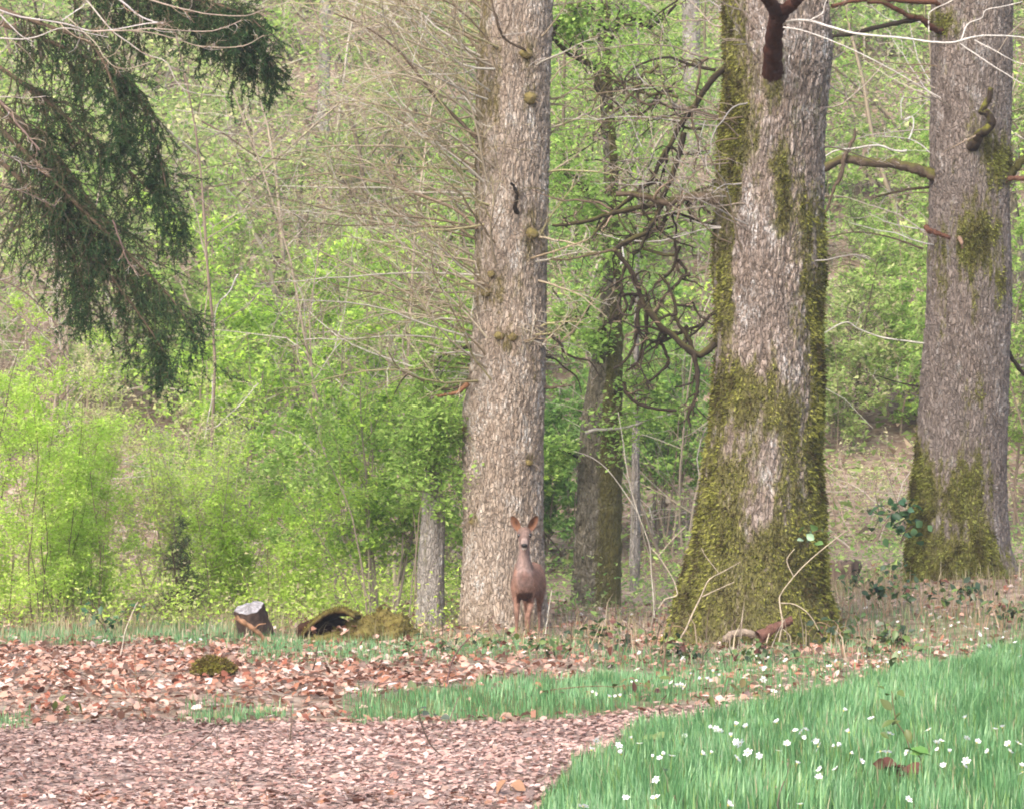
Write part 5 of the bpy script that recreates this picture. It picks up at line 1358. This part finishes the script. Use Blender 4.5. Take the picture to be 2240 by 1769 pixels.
leafy("ivy_sprig", "pale green ivy sprig at the right edge of the thickest oak", "ivy", [[(1765, 1195), (1775, 1170), (1790, 1160), (1815, 1162)]], 28.4, [(1760, 1152), (1775, 1162), (1788, 1158), (1800, 1164), (1812, 1160), (1756, 1180), (1768, 1176), (1800, 1190), (1780, 1180)], .075, [((.16, .25, .15), 3), ((.12, .22, .07), 3), ((.22, .30, .20), 1)], .8)
leafy("bramble", "arching bramble cane with a bare curved tip in front of the pale oak", "bramble", [cpx([(40, 1000), (100, 970), (220, 930), (330, 912), (430, 915), (550, 935), (640, 950)], 750, 1170, .3506), cpx([(650, 930), (660, 860), (690, 770), (740, 690), (800, 630), (870, 565), (940, 500)], 750, 1170, .3506)], on_ground(975, 1515)[1],
      cpx([(430, 970), (440, 985), (450, 930), (490, 930), (30, 1050), (60, 1020)], 750, 1170, .3506), .10, [((.08, .13, .05), 3), ((.13, .15, .07), 2)], .6, mat=M_EVER, stem_col=(.13, .075, .07), r0=.006)
def bramble_patch(label, X0, X1, Y0, Y1, nc, nl, Dg=None, L=.07, group="low bramble clumps on the woodland floor", pal=BRAM):
    stems = []
    D = min(34.5, on_ground((X0 + X1) / 2, Y1)[1])
    for _ in range(nc):
        xa = rng.uniform(X0, X1); w = rng.normal(0, (X1 - X0) * .35); hgt = rng.uniform(.4, 1) * (Y1 - Y0)
        stems.append([(xa, Y1 + 4), (xa + w * .3, Y1 - hgt * .8), (xa + w * .7, Y1 - hgt), (xa + w, Y1 - hgt * .6)])
    leafy("bramble", label, "bramble", stems, D, nl, L, pal, .62, stem_col=(.30, .20, .13), r0=.004)
bramble_patch("low bramble of reddish leaves left of the deer's feet", 1010, 1090, 1385, 1420, 5, 26)
bramble_patch("low leafy bramble at the deer's feet", 1130, 1260, 1385, 1440, 10, 70)
bramble_patch("tangled bramble in front of the dark trunk", 1270, 1420, 1350, 1425, 14, 95)
bramble_patch("grey green bramble leaves at the left root of the thickest oak", 1390, 1540, 1395, 1450, 10, 64)
bramble_patch("bramble clump right beside the right root of the thickest oak", 1850, 1990, 1340, 1450, 12, 95)
bramble_patch("bramble and ivy tangle between thickest oak and grey oak", 1830, 1990, 1225, 1352, 18, 130, 32.5, pal=BRAM[:2] + IVY)
bramble_patch("dark bramble clump under the foot of the grey oak", 2000, 2130, 1270, 1352, 12, 90, 32.0, pal=BRAM + IVY[:1])
bramble_patch("bramble clump at the right edge below the grey oak", 2140, 2260, 1300, 1376, 10, 60, 31.6)
bramble_patch("low bramble in the leaves right of the mossy rotten stump", 880, 985, 1392, 1432, 6, 36)
bramble_patch("trailing bramble over the flowers between thickest oak and grass mound", 1560, 1780, 1405, 1462, 10, 60)

# seedlings with a few big leaves in the grass
def seedling(label, stem, leaves, L, pal, Yb, group=None, name="seedling", aspect=.55):
    D = on_ground(stem[0][0], Yb)[1]
    return leafy(name, label, "seedling", [stem], D, leaves, L, pal, aspect, mat=M_LITTER if pal is OLD else M_EVER, r0=.004, stem_col=(.16, .12, .07))
OLD = [((.085, .04, .032), 3), ((.055, .03, .027), 2), ((.12, .065, .04), 1)]
OLV = [((.10, .125, .035), 3), ((.07, .10, .028), 2), ((.13, .105, .042), 1)]
c3 = lambda l: cpx(l, 1490, 1170, .3506)
c2 = lambda l: cpx(l, 750, 1170, .3506)
seedling("tall seedling with drooping olive leaves in the middle of the grass mound", c3([(1440, 1420), (1400, 1260), (1340, 1160), (1320, 1060), (1310, 970)]), c3([(1260, 960), (1350, 970), (1290, 990), (1330, 1020), (1310, 1090), (1370, 1110), (1250, 1200), (1310, 1180), (1400, 1210), (1240, 1230), (1290, 1160)]), .062, OLV, 1690)
seedling("seedling with one broad green leaf low in the grass mound", c3([(1500, 1480), (1490, 1400), (1470, 1360)]), c3([(1450, 1345), (1480, 1360), (1510, 1355), (1540, 1360)]), .085, [((.10, .21, .05), 1)], 1725, aspect=.8)
seedling("cluster of dark red brown dead leaves on a seedling low in the grass mound", c3([(1350, 1520), (1340, 1460), (1370, 1420)]), c3([(1270, 1430), (1300, 1450), (1310, 1480), (1340, 1430), (1400, 1440), (1420, 1450), (1290, 1500)]), .085, OLD, 1725, aspect=.9)
seedling("pair of drooping olive leaves on a stalk at the grass strip's right end", c3([(290, 880), (260, 930), (190, 960)]) , c3([(180, 1000), (165, 1020), (240, 1040), (270, 990), (370, 950), (375, 980), (300, 930)]), .10, OLV, 1545, aspect=.38)
seedling("arched twig with hanging dull leaves over the grass strip", c2([(1290, 965), (1450, 948), (1600, 940), (1700, 945), (1800, 935), (1900, 940)]), c2([(1720, 930), (1735, 920), (1820, 980), (1810, 1010), (1850, 930), (1945, 980), (1950, 1020), (1910, 950), (1970, 890)]), .09, OLV + OLD[:1], 1525, aspect=.45)
seedling("seedling with one rounded dull leaf at the front edge of the grass mound", c2([(2010, 1350), (2010, 1300)]), c2([(1960, 1270), (2000, 1260), (2040, 1275)]), .10, [((.13, .17, .06), 1)], 1650, aspect=.9)
seedling("dark leaf on a short stalk in the grass beside white flowers", c2([(2040, 1560), (2030, 1510), (2010, 1470)]), c2([(2010, 1470), (2030, 1500)]), .08, [((.06, .055, .06), 1)], 1735, aspect=.7)
seedling("curled dead brown leaf standing where grass meets path near the bottom", c2([(1050, 1590), (1040, 1550)]), c2([(1020, 1530), (1060, 1550), (1110, 1560)]), .09, [((.30, .17, .10), 2), ((.26, .12, .07), 1)], 1738, aspect=.9)
seedling("curled pale dead leaf standing at the front of the grass strip", c2([(1030, 1170), (1030, 1140)]), c2([(1000, 1120), (1030, 1110), (1050, 1130)]), .07, [((.36, .24, .17), 2)], 1583, aspect=.9)
seedling("dark bramble sprig at the front of the left grass strip", c2([(600, 1180), (590, 1140), (530, 1090)]), c2([(520, 1080), (530, 1100), (590, 1120), (610, 1140), (600, 1170)]), .06, [((.06, .075, .055), 1)], 1585, aspect=.7)
seedling("thin brown twig standing in the red leaves left of the mossy stone", cpx([(905, 1165), (880, 1060), (855, 960), (850, 850), (840, 720)], 0, 1170, .3506), cpx([(915, 1160), (925, 1170)], 0, 1170, .3506), .05, OLD, 1582)
seedling("olive leaved seedling in the red leaves at the far left", cpx([(480, 1110), (430, 1060), (390, 1030)], 0, 1170, .3506), cpx([(350, 1030), (390, 1035), (430, 1080), (490, 1040), (440, 1060)], 0, 1170, .3506), .08, OLV, 1560)
seedling("dark stemmed sprout with drooping leaf before the bramble right of the thickest oak", c3([(1540, 890), (1550, 800), (1545, 700), (1640, 600), (1700, 530)]), c3([(1320, 790), (1500, 720), (1520, 700), (1330, 760)]), .11, [((.09, .13, .05), 1)], 1482, aspect=.5)

# thin upright canes
canes = [("upright brown cane between deer and thickest oak", [(1448, 1478), (1455, 1420), (1470, 1365), (1475, 1362)], (.14, .085, .06)),
         ("tan dry stalk right of the dark trunk", [(1300, 1440), (1310, 1400), (1322, 1355)], (.42, .33, .22)),
         ("tan dry stalk leaning left of the dark trunk", [(1250, 1404), (1268, 1375), (1284, 1348)], (.40, .31, .21)),
         ("pale dry stalk in front of the thickest oak's base", [(1670, 1446), (1675, 1410), (1682, 1385)], (.50, .40, .30)),
         ("tan dry stalk below the ivy clump", [(1926, 1330), (1914, 1290), (1912, 1270)], (.46, .36, .26)),
         ("tan dry stalk standing in the white flowers below the grey oak", [(2185, 1378), (2178, 1350), (2172, 1336)], (.50, .36, .26)),
         ("tall tan dry stalk under the grey oak's foot", [(2143, 1350), (2138, 1315), (2134, 1292)], (.48, .37, .26)),
         ("pale thin stem rising between deer and dark trunk", [(1192, 1392), (1198, 1350), (1206, 1296), (1207, 1290)], (.46, .42, .34)),
         ("pale bent stalk in the leaves at the left", [(263, 1440), (275, 1380), (290, 1340), (302, 1315)], (.44, .37, .30))]
for k, (lab, px, col) in enumerate(canes):
    stick(lab, px, on_ground(px[0][0], px[0][1])[1], .006, .0035, col, "dry_stalk", "dead stem", wob=.5, seed=400 + k, S=5)

# ------------------------------------------------------------------ white anemones
def flower_meshes():
    out = []
    for v in range(5):
        pl = Pile(); opn = (.15, .45, .8, .3, 1.1)[v]
        for k in range(6):
            a_ = k * math.pi / 3 + rng.normal(0, .08)
            d = np.array((math.cos(a_) * math.cos(opn), math.sin(a_) * math.cos(opn), math.sin(opn))); s = np.array((-math.sin(a_), math.cos(a_), 0)); n = np.cross(d, s)
            L = .021 * rng.uniform(.9, 1.1); w = .0068
            V = [d * .002, d * L * .4 + s * w * .8 - n * .001, d * L * .8 + s * w * .75, d * L - n * .002, d * L * .8 - s * w * .75, d * L * .4 - s * w * .8 - n * .001]
            pl.add(V, np.array([[0, 1, 2, 3], [0, 3, 4, 5]]), (.82, .82, .80))
        b = pl.mesh("petals")
        pl = Pile(); V, Fq = tubes(*grow(np.array([[0, 0, -.001]]), np.array([[0, 0, 1.]]), .007, .004, 3, 0, 0, .6, 0), 6); pl.add(V, Fq, (.62, .55, .10))
        out.append((b, pl.mesh("centre")))
    return out
FM = flower_meshes()
sm = []
for k in range(4):
    V, Fq = tubes(*grow(np.zeros((1, 3)), np.array([[rng.normal(0, .12), rng.normal(0, .12), -1.]]), .16, .0014, 5, .06, 0, 1, 0), 4)
    sm.append(make_mesh("stem", V, Fq, colors=np.tile((.16, .22, .07), (len(V), 1))))
G_AN = "white anemones among grass and fallen leaves"
near_c = c3([(180, 1200), (215, 1208), (240, 1222), (335, 1185), (405, 1195), (310, 1255), (340, 1290), (365, 1300), (180, 1360), (125, 1365), (345, 1395), (415, 1355), (485, 1375), (710, 1220), (745, 1225), (775, 1215), (760, 1265), (720, 1425), (830, 1280), (855, 1320), (850, 1300), (655, 1310), (605, 1345), (955, 1320), (985, 1310), (1045, 1230), (1010, 1095), (1050, 1360), (860, 1460), (855, 1510), (1240, 1350), (1285, 1355), (1300, 1240), (1410, 1355), (1540, 1215), (1590, 1295), (1620, 1285), (1600, 1340), (1670, 1355), (1770, 1140), (1780, 1265), (1840, 1295), (1910, 1355), (2040, 1310), (2100, 1300), (2120, 1445), (2045, 1350), (1775, 1410), (1630, 1440), (1760, 1440), (1955, 1210), (2000, 1200), (740, 1680), (290, 1685), (960, 1460), (1410, 1650), (2125, 1480), (1120, 1410), (1180, 1140), (595, 1170)]) + c2([(1720, 1310), (1800, 1270), (1850, 1300), (1580, 1280), (1735, 1365), (1550, 1340), (1930, 1385), (1975, 1390), (2050, 1380), (1990, 1370), (1765, 1640), (1950, 1640), (1950, 1525), (1500, 1690)])
strip_c = c2([(1560, 985), (1590, 985), (1660, 1010), (1700, 1010), (1730, 1008), (1800, 920), (1830, 915), (2050, 920), (2085, 940), (2110, 935), (2130, 945)]) + c3([(10, 940), (60, 870), (125, 895), (160, 900), (200, 855), (240, 880), (395, 890), (510, 900), (575, 975), (500, 830), (20, 1258)])
foot_c = c3([(450, 690), (410, 735), (470, 760), (545, 765), (620, 765), (650, 780), (10, 770), (490, 805), (515, 830), (890, 745), (920, 820), (970, 790), (1020, 810), (1080, 790), (1150, 760), (1240, 790), (1360, 740), (1410, 755), (1230, 830), (1280, 800)])
right_c = c3([(1350, 545), (1500, 595), (1640, 500), (1690, 520), (1730, 550), (1800, 525), (1770, 570), (1860, 620), (1850, 600), (1900, 580), (1680, 565), (1640, 590), (2010, 640), (2050, 645), (2080, 670), (2050, 730), (2110, 760), (2020, 600), (1970, 570), (2100, 700), (1560, 520), (1610, 520), (1520, 500), (1150, 455), (970, 475), (1390, 415), (1780, 700), (1920, 690), (1800, 655)])
left_c = cpx([(1195, 660), (1215, 670), (1250, 655), (1160, 680), (655, 655), (1100, 690)], 0, 1170, .3506) + c2([(285, 490), (1490, 490), (1805, 500), (1850, 735), (1570, 720), (2120, 770), (690, 520)])
labs = ["white anemone flower open in the blue green grass of the front mound", "white anemone flower along the grass strip between path and oaks", "white anemone flower in the brown leaves at the foot of the thickest oak",
        "white anemone flower on the leafy rise under the grey oak", "white anemone flower far back among the leaves left of the thickest oak"]
for lab, lst, hf in zip(labs, (near_c, strip_c, foot_c, right_c, left_c), (.165, .10, .09, .09, .09)):
    for X, Y in lst:
        p = on_ground(X, Y, hf)
        grp = {0: "white anemones in the front grass mound", 1: "white anemones along the grass strip", 2: "white anemones at the thickest oak's foot", 3: "white anemones under the grey oak", 4: "white anemones far back among leaves"}[labs.index(lab)]
        lb = lab
        if lst is near_c:
            lb = ("white anemone low at the very front of the grass mound" if Y > 1690 else
                  "white anemone on the left tip of the grass mound beside the path" if X < 1650 else
                  "white anemone in the middle of the grass mound, left of the tall seedling" if X < 1925 else
                  "white anemone in the grass mound on the right of the tall seedling")
        elif lst is strip_c:
            lb = "white anemone in the grass strip left of the hanging dull leaves" if X < 1410 else "white anemone in the thin grass and leaves right of the hanging dull leaves"
        elif lst is right_c:
            lb = "white anemone on the leafy rise below the ivy and the grey oak's left side" if X < 2090 else "white anemone on the leafy rise right below the foot of the grey oak"
        o = thing("anemone", lb, "anemone", p, grp)
        v = rng.choice(5, p=[.15, .25, .25, .15, .2])
        bl_, ce_ = FM[v]
        s = rng.uniform(.8, 1.3)
        b = link("petals", bl_, M_PETAL, o); b.rotation_euler = (rng.normal(.25, .5), rng.normal(0, .5), rng.uniform(0, 6.28)); b.scale = (s, s, s)
        c = link("centre", ce_, M_PETAL, b)
        link("stem", sm[rng.integers(4)], M_GRASS, o)

# ------------------------------------------------------------------ the deer
def build_deer():
    D = 30.35
    base = G(1147, D)
    base[2] = P(1147, 1404, D)[2]
    root = thing("deer", "young reddish brown deer facing the ride with ears raised, before the pale oak", "deer", base)
    pl = Pile()
    def loft(rings, S=20):
        rings = np.array(rings, float); c = rings[:, :3]
        t = nrm(np.gradient(c, axis=0))
        V = []
        for k in range(len(rings)):
            sx = nrm(np.cross(t[k], [0, 0, 1.]) if abs(t[k][2]) < .9 else np.array([1., 0, 0])); sx = sx * (1 if sx[0] >= 0 else -1)
            sy = np.cross(sx, t[k]); sy = sy / np.linalg.norm(sy)
            for a_ in np.linspace(0, 2 * np.pi, S, endpoint=False):
                V.append(c[k] + sx * math.cos(a_) * rings[k, 3] + sy * math.sin(a_) * rings[k, 4])
        n = len(rings)
        V += [c[0] - t[0] * rings[0, 3] * .4, c[-1] + t[-1] * rings[-1, 3] * .4]
        i = (np.arange(n - 1)[:, None] * S + np.arange(S)[None]).ravel(); j = (np.arange(n - 1)[:, None] * S + (np.arange(S)[None] + 1) % S).ravel()
        s0 = np.arange(S); s1_ = (s0 + 1) % S
        pl.add(np.array(V), [np.stack([i, j, j + S, i + S], 1), np.concatenate([np.stack([s1_, s0, np.full(S, n * S)], 1), np.stack([(n - 1) * S + s0, (n - 1) * S + s1_, np.full(S, n * S + 1)], 1)])])
    def sm_loft(rings, m=16, S=20):
        loft(spline(rings, m), S)
    # trunk, a little turned so that the haunch shows on the right
    sm_loft([(-.003, -.05, .53, .062, .10), (.0, -.01, .545, .094, .142), (.008, .10, .555, .116, .165), (.03, .26, .545, .116, .158), (.055, .44, .55, .118, .150), (.078, .62, .575, .112, .140), (.09, .74, .585, .098, .125), (.095, .82, .58, .062, .08)], 26, 26)
    # neck and head
    sm_loft([(.0, .09, .585, .112, .14), (-.002, .065, .66, .095, .115), (-.003, .04, .71, .078, .092), (-.003, .02, .765, .058, .072), (-.001, .0, .84, .046, .058), (.0, -.015, .92, .046, .056), (.0, -.03, .97, .048, .050)], 20, 22)
    sm_loft([(.0, .0, 1.005, .040, .036), (.0, -.04, 1.008, .062, .056), (.0, -.085, .992, .067, .060), (.0, -.125, .965, .056, .055), (.0, -.165, .935, .042, .046), (.0, -.205, .910, .034, .037), (.0, -.235, .893, .030, .029), (.0, -.25, .885, .022, .022)], 22, 22)
    sm_loft([(.0, -.06, .945, .045, .040), (.0, -.12, .912, .036, .032), (.0, -.18, .882, .027, .022), (.0, -.225, .865, .020, .014)], 10, 14)
    # legs: chest side and haunch side, real joints
    for sx, kx in ((-.070, -.070), (.055, .036)):
        sm_loft([(sx * .95, .10, .56, .060, .085), (sx, .085, .47, .052, .070), (sx, .075, .40, .037, .045), (sx * .98, .06, .33, .028, .032), (kx, .045, .245, .0235, .026), (kx, .05, .215, .020, .022), (kx, .058, .14, .0145, .0155), (kx, .06, .085, .0145, .016), (kx, .05, .055, .0155, .018), (kx, .035, .03, .016, .018)], 22, 14)
    for sx in (.02, .142):
        sm_loft([(sx - .012, .74, .57, .075, .11), (sx, .70, .48, .062, .095), (sx + .004, .67, .41, .046, .066), (sx + .004, .73, .33, .030, .038), (sx + .004, .80, .265, .022, .028), (sx + .004, .80, .22, .0185, .022), (sx + .002, .775, .14, .0145, .016), (sx, .765, .085, .015, .016), (sx, .75, .05, .016, .018), (sx, .735, .03, .016, .018)], 22, 14)
    # short tail
    sm_loft([(.098, .83, .64, .025, .02), (.10, .87, .60, .022, .016), (.10, .88, .55, .012, .010)], 6, 10)
    tmp = bpy.data.objects.new("body_rough", pl.mesh("body_rough"))
    COL.objects.link(tmp)
    rm = tmp.modifiers.new("r", 'REMESH'); rm.mode = 'VOXEL'; rm.voxel_size = .0085
    smo = tmp.modifiers.new("s", 'SMOOTH'); smo.factor = .5; smo.iterations = 5
    bpy.context.view_layer.update()
    me = bpy.data.meshes.new_from_object(tmp.evaluated_get(bpy.context.evaluated_depsgraph_get()))
    bpy.data.objects.remove(tmp)
    me.name = "body"
    n = len(me.vertices); V = np.empty(n * 3, np.float32); me.vertices.foreach_get("co", V); V = V.reshape(-1, 3).astype(float)
    x, y, z = V.T
    C = np.tile((.205, .113, .082), (n, 1))
    def mixin(c, w):
        nonlocal C
        w = np.clip(w, 0, 1)[:, None]; C = C * (1 - w) + np.array(c) * w
    nz = fbm(x * 16, y * 16, z * 11, 5, 3) - .5
    nf = fbm(x * 60, y * 60, z * 34, 6, 3) - .5
    neck = sstep(.42, .56, z + nz * .12) * sstep(.15, .0, y + nz * .1) * sstep(.11, .03, np.abs(x) + nz * .08)
    mixin((.235, .17, .153), .8 * neck)                                           # grey brown neck and breast
    mixin((.25, .185, .165), sstep(.58, .66, z) * sstep(.80, .72, z) * sstep(.06, .0, y) * .5 * sstep(.05, .01, np.abs(np.abs(x) - .04) + nz * .05))
    mixin((.15, .085, .07), .6 * np.exp(-((z - .60) / .045) ** 2 - ((x - .0) / .018) ** 2) * sstep(.08, .0, y))
    mixin((.035, .014, .009), 1.0 * sstep(.345, .37, z + nz * .03) * sstep(.49, .455, z + nz * .05 + .25 * np.abs(x)) * sstep(.17, .10, y) * sstep(.085, .062, np.abs(x)))  # dark brown brisket, with the shade under the chest painted into the coat
    mixin((.19, .11, .08), sstep(.38, .30, z) * .8)                                # legs warmer
    mixin((.20, .105, .07), sstep(.20, .08, z) * .6)
    mixin((.15, .095, .074), sstep(.93, .98, z) * sstep(.02, -.03, y))               # forehead
    mixin((.15, .10, .083), sstep(-.10, -.15, y) * sstep(.86, .90, z))              # muzzle sides
    mixin((.10, .055, .045), sstep(-.04, -.10, y) * sstep(.90, .87, z) * .8)         # throat
    mixin((.62, .57, .53), sstep(-.20, -.218, y) * sstep(.880, .868, z))           # pale chin
    mixin((.27, .20, .175), sstep(-.19, -.21, y) * sstep(.906, .914, z))             # pale band above the nose
    mixin((.55, .44, .36), sstep(.74, .80, y) * sstep(.42, .50, z) * .5)
    mixin((.07, .045, .036), np.exp(-(((np.abs(x) - .05) / .018) ** 2 + ((z - .984) / .020) ** 2)) * sstep(-.08, -.11, y) * .8)
    C = C * (1 + .7 * nz[:, None] + 1.1 * nf[:, None]).clip(.4, 1.8)
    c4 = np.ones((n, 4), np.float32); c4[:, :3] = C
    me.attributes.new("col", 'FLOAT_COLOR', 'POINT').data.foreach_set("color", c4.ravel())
    me.polygons.foreach_set("use_smooth", np.ones(len(me.polygons), bool))
    me.materials.clear()
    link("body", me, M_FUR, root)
    me.update()
    fn = np.empty(n * 3, np.float32); me.vertices.foreach_get("normal", fn); fn = fn.reshape(-1, 3).astype(float)
    nh = 16000
    k = rng.integers(0, n, nh)
    k = k[(V[k, 2] > .12)]
    p = V[k] + rng.normal(0, .004, (len(k), 3)); flow = np.array([0, .35, -.85]) + np.where((V[k, 2:3] > .86), np.array([[0, .8, .5]]), 0)
    dd = nrm(fn[k] * .45 + flow + rng.normal(0, .28, (len(k), 3))); l = (rng.uniform(.010, .022, len(k)) * np.where((V[k, 2] > .84) | (V[k, 2] < .33), .55, 1.0))[:, None]
    sd_ = nrm(np.cross(dd, fn[k])) * .0019
    T = np.stack([p - sd_ - fn[k] * .002, p + sd_ - fn[k] * .002, p + dd * l + fn[k] * .002], 1)
    hc = C[k] * rng.uniform(.62, 1.42, (len(k), 1))
    link("fur", make_mesh("fur", T.reshape(-1, 3), np.arange(3 * len(k)).reshape(-1, 3), colors=np.repeat(hc, 3, 0)), M_FUR, root, "stuff")
    # ears: cupped shells with thickness, opening forwards and outwards
    for sgn in (-1, 1):
        b0 = np.array((sgn * .050, -.030, 1.030)); tip = np.array((sgn * .119, -.02, 1.164)); ax_ = tip - b0; L = np.linalg.norm(ax_); ax_ /= L
        face = nrm(np.array((sgn * .42, -1.0, -.05))); face = nrm(face - ax_ * face.dot(ax_)); side = np.cross(ax_, face)
        nt_, ns = 12, 9
        outer, inner = [], []
        for i in range(nt_):
            t = i / (nt_ - 1); w = .041 * max(0, math.sin(math.pi * min(1, .14 + .86 * t) ** 1.05)) ** .62 + .003
            for j in range(ns):
                s = -1 + 2 * j / (ns - 1)
                cup = .030 * (1 - s * s) * math.sin(math.pi * (.12 + .8 * t))
                p = b0 + ax_ * L * t + side * w * s - face * cup
                outer.append(p - face * .003); inner.append(p + face * .003 * (1 - abs(s) ** 3))
        Vn = np.array(outer + inner); m_ = nt_ * ns
        i = (np.arange(nt_ - 1)[:, None] * ns + np.arange(ns - 1)[None]).reshape(-1, 1)
        e1 = np.arange(nt_ - 1)[:, None] * ns; e2 = e1 + ns - 1; tb = (nt_ - 1) * ns + np.arange(ns - 1)[:, None]
        Fs_ = [i + [0, 1, ns + 1, ns], m_ + i + [0, ns, ns + 1, 1], np.concatenate([e1, e1 + ns, e1 + m_ + ns, e1 + m_], 1), np.concatenate([e2, e2 + m_, e2 + m_ + ns, e2 + ns], 1), np.concatenate([tb, tb + 1, tb + 1 + m_, tb + m_], 1)]
        tt = np.repeat(np.linspace(0, 1, nt_), ns); ss = np.tile(np.abs(np.linspace(-1, 1, ns)), nt_)
        Ci = np.array((.20, .095, .055))[None] * (1 - sstep(.55, 1, ss))[:, None] + np.array((.16, .105, .085))[None] * sstep(.55, 1, ss)[:, None]
        Ci = Ci * (1 - .55 * sstep(.8, 1, tt))[:, None] * (1 - .75 * np.exp(-((tt - .5) / .2) ** 2 - (ss / .35) ** 2))[:, None]
        Co = np.tile((.17, .10, .075), (m_, 1)) * (1 - .7 * sstep(.8, 1, tt))[:, None]
        link("ear", make_mesh("ear", Vn, Fs_, colors=np.vstack([Co, Ci]), smooth=True), mat_leaf("ear_skin", .22) if "ear_skin" not in bpy.data.materials else bpy.data.materials["ear_skin"], root)
    def ball(name, c, r, mat, sq=(1, 1, 1)):
        bm = bmesh.new(); bmesh.ops.create_uvsphere(bm, u_segments=16, v_segments=10, radius=1)
        for v in bm.verts:
            v.co = Vector((c[0] + v.co.x * r * sq[0], c[1] + v.co.y * r * sq[1], c[2] + v.co.z * r * sq[2]))
        m2 = bpy.data.meshes.new(name); bm.to_mesh(m2); bm.free()
        m2.polygons.foreach_set("use_smooth", np.ones(len(m2.polygons), bool))
        return link(name, m2, mat, root)
    eye = mat_plain("deer_eye", (.012, .009, .008), .12, .6)
    nose = mat_plain("deer_nose", (.012, .010, .010), .6, .25)
    for sgn in (-1, 1):
        ball("eye", (sgn * .049, -.134, .984), .020, eye, (.9, .9, .95))
    ball("nose", (0, -.254, .897), .025, nose, (1.15, .7, .78))
    hoof = mat_plain("deer_hoof", (.03, .024, .02), .5)
    for hx, hy in ((-.070, .03), (.036, .03), (.02, .73), (.142, .73)):
        for dx in (-.009, .009):
            ball("hoof", (hx + dx, hy - .004, .016), .017, hoof, (.55, 1.15, 1.2))
    return root
build_deer()
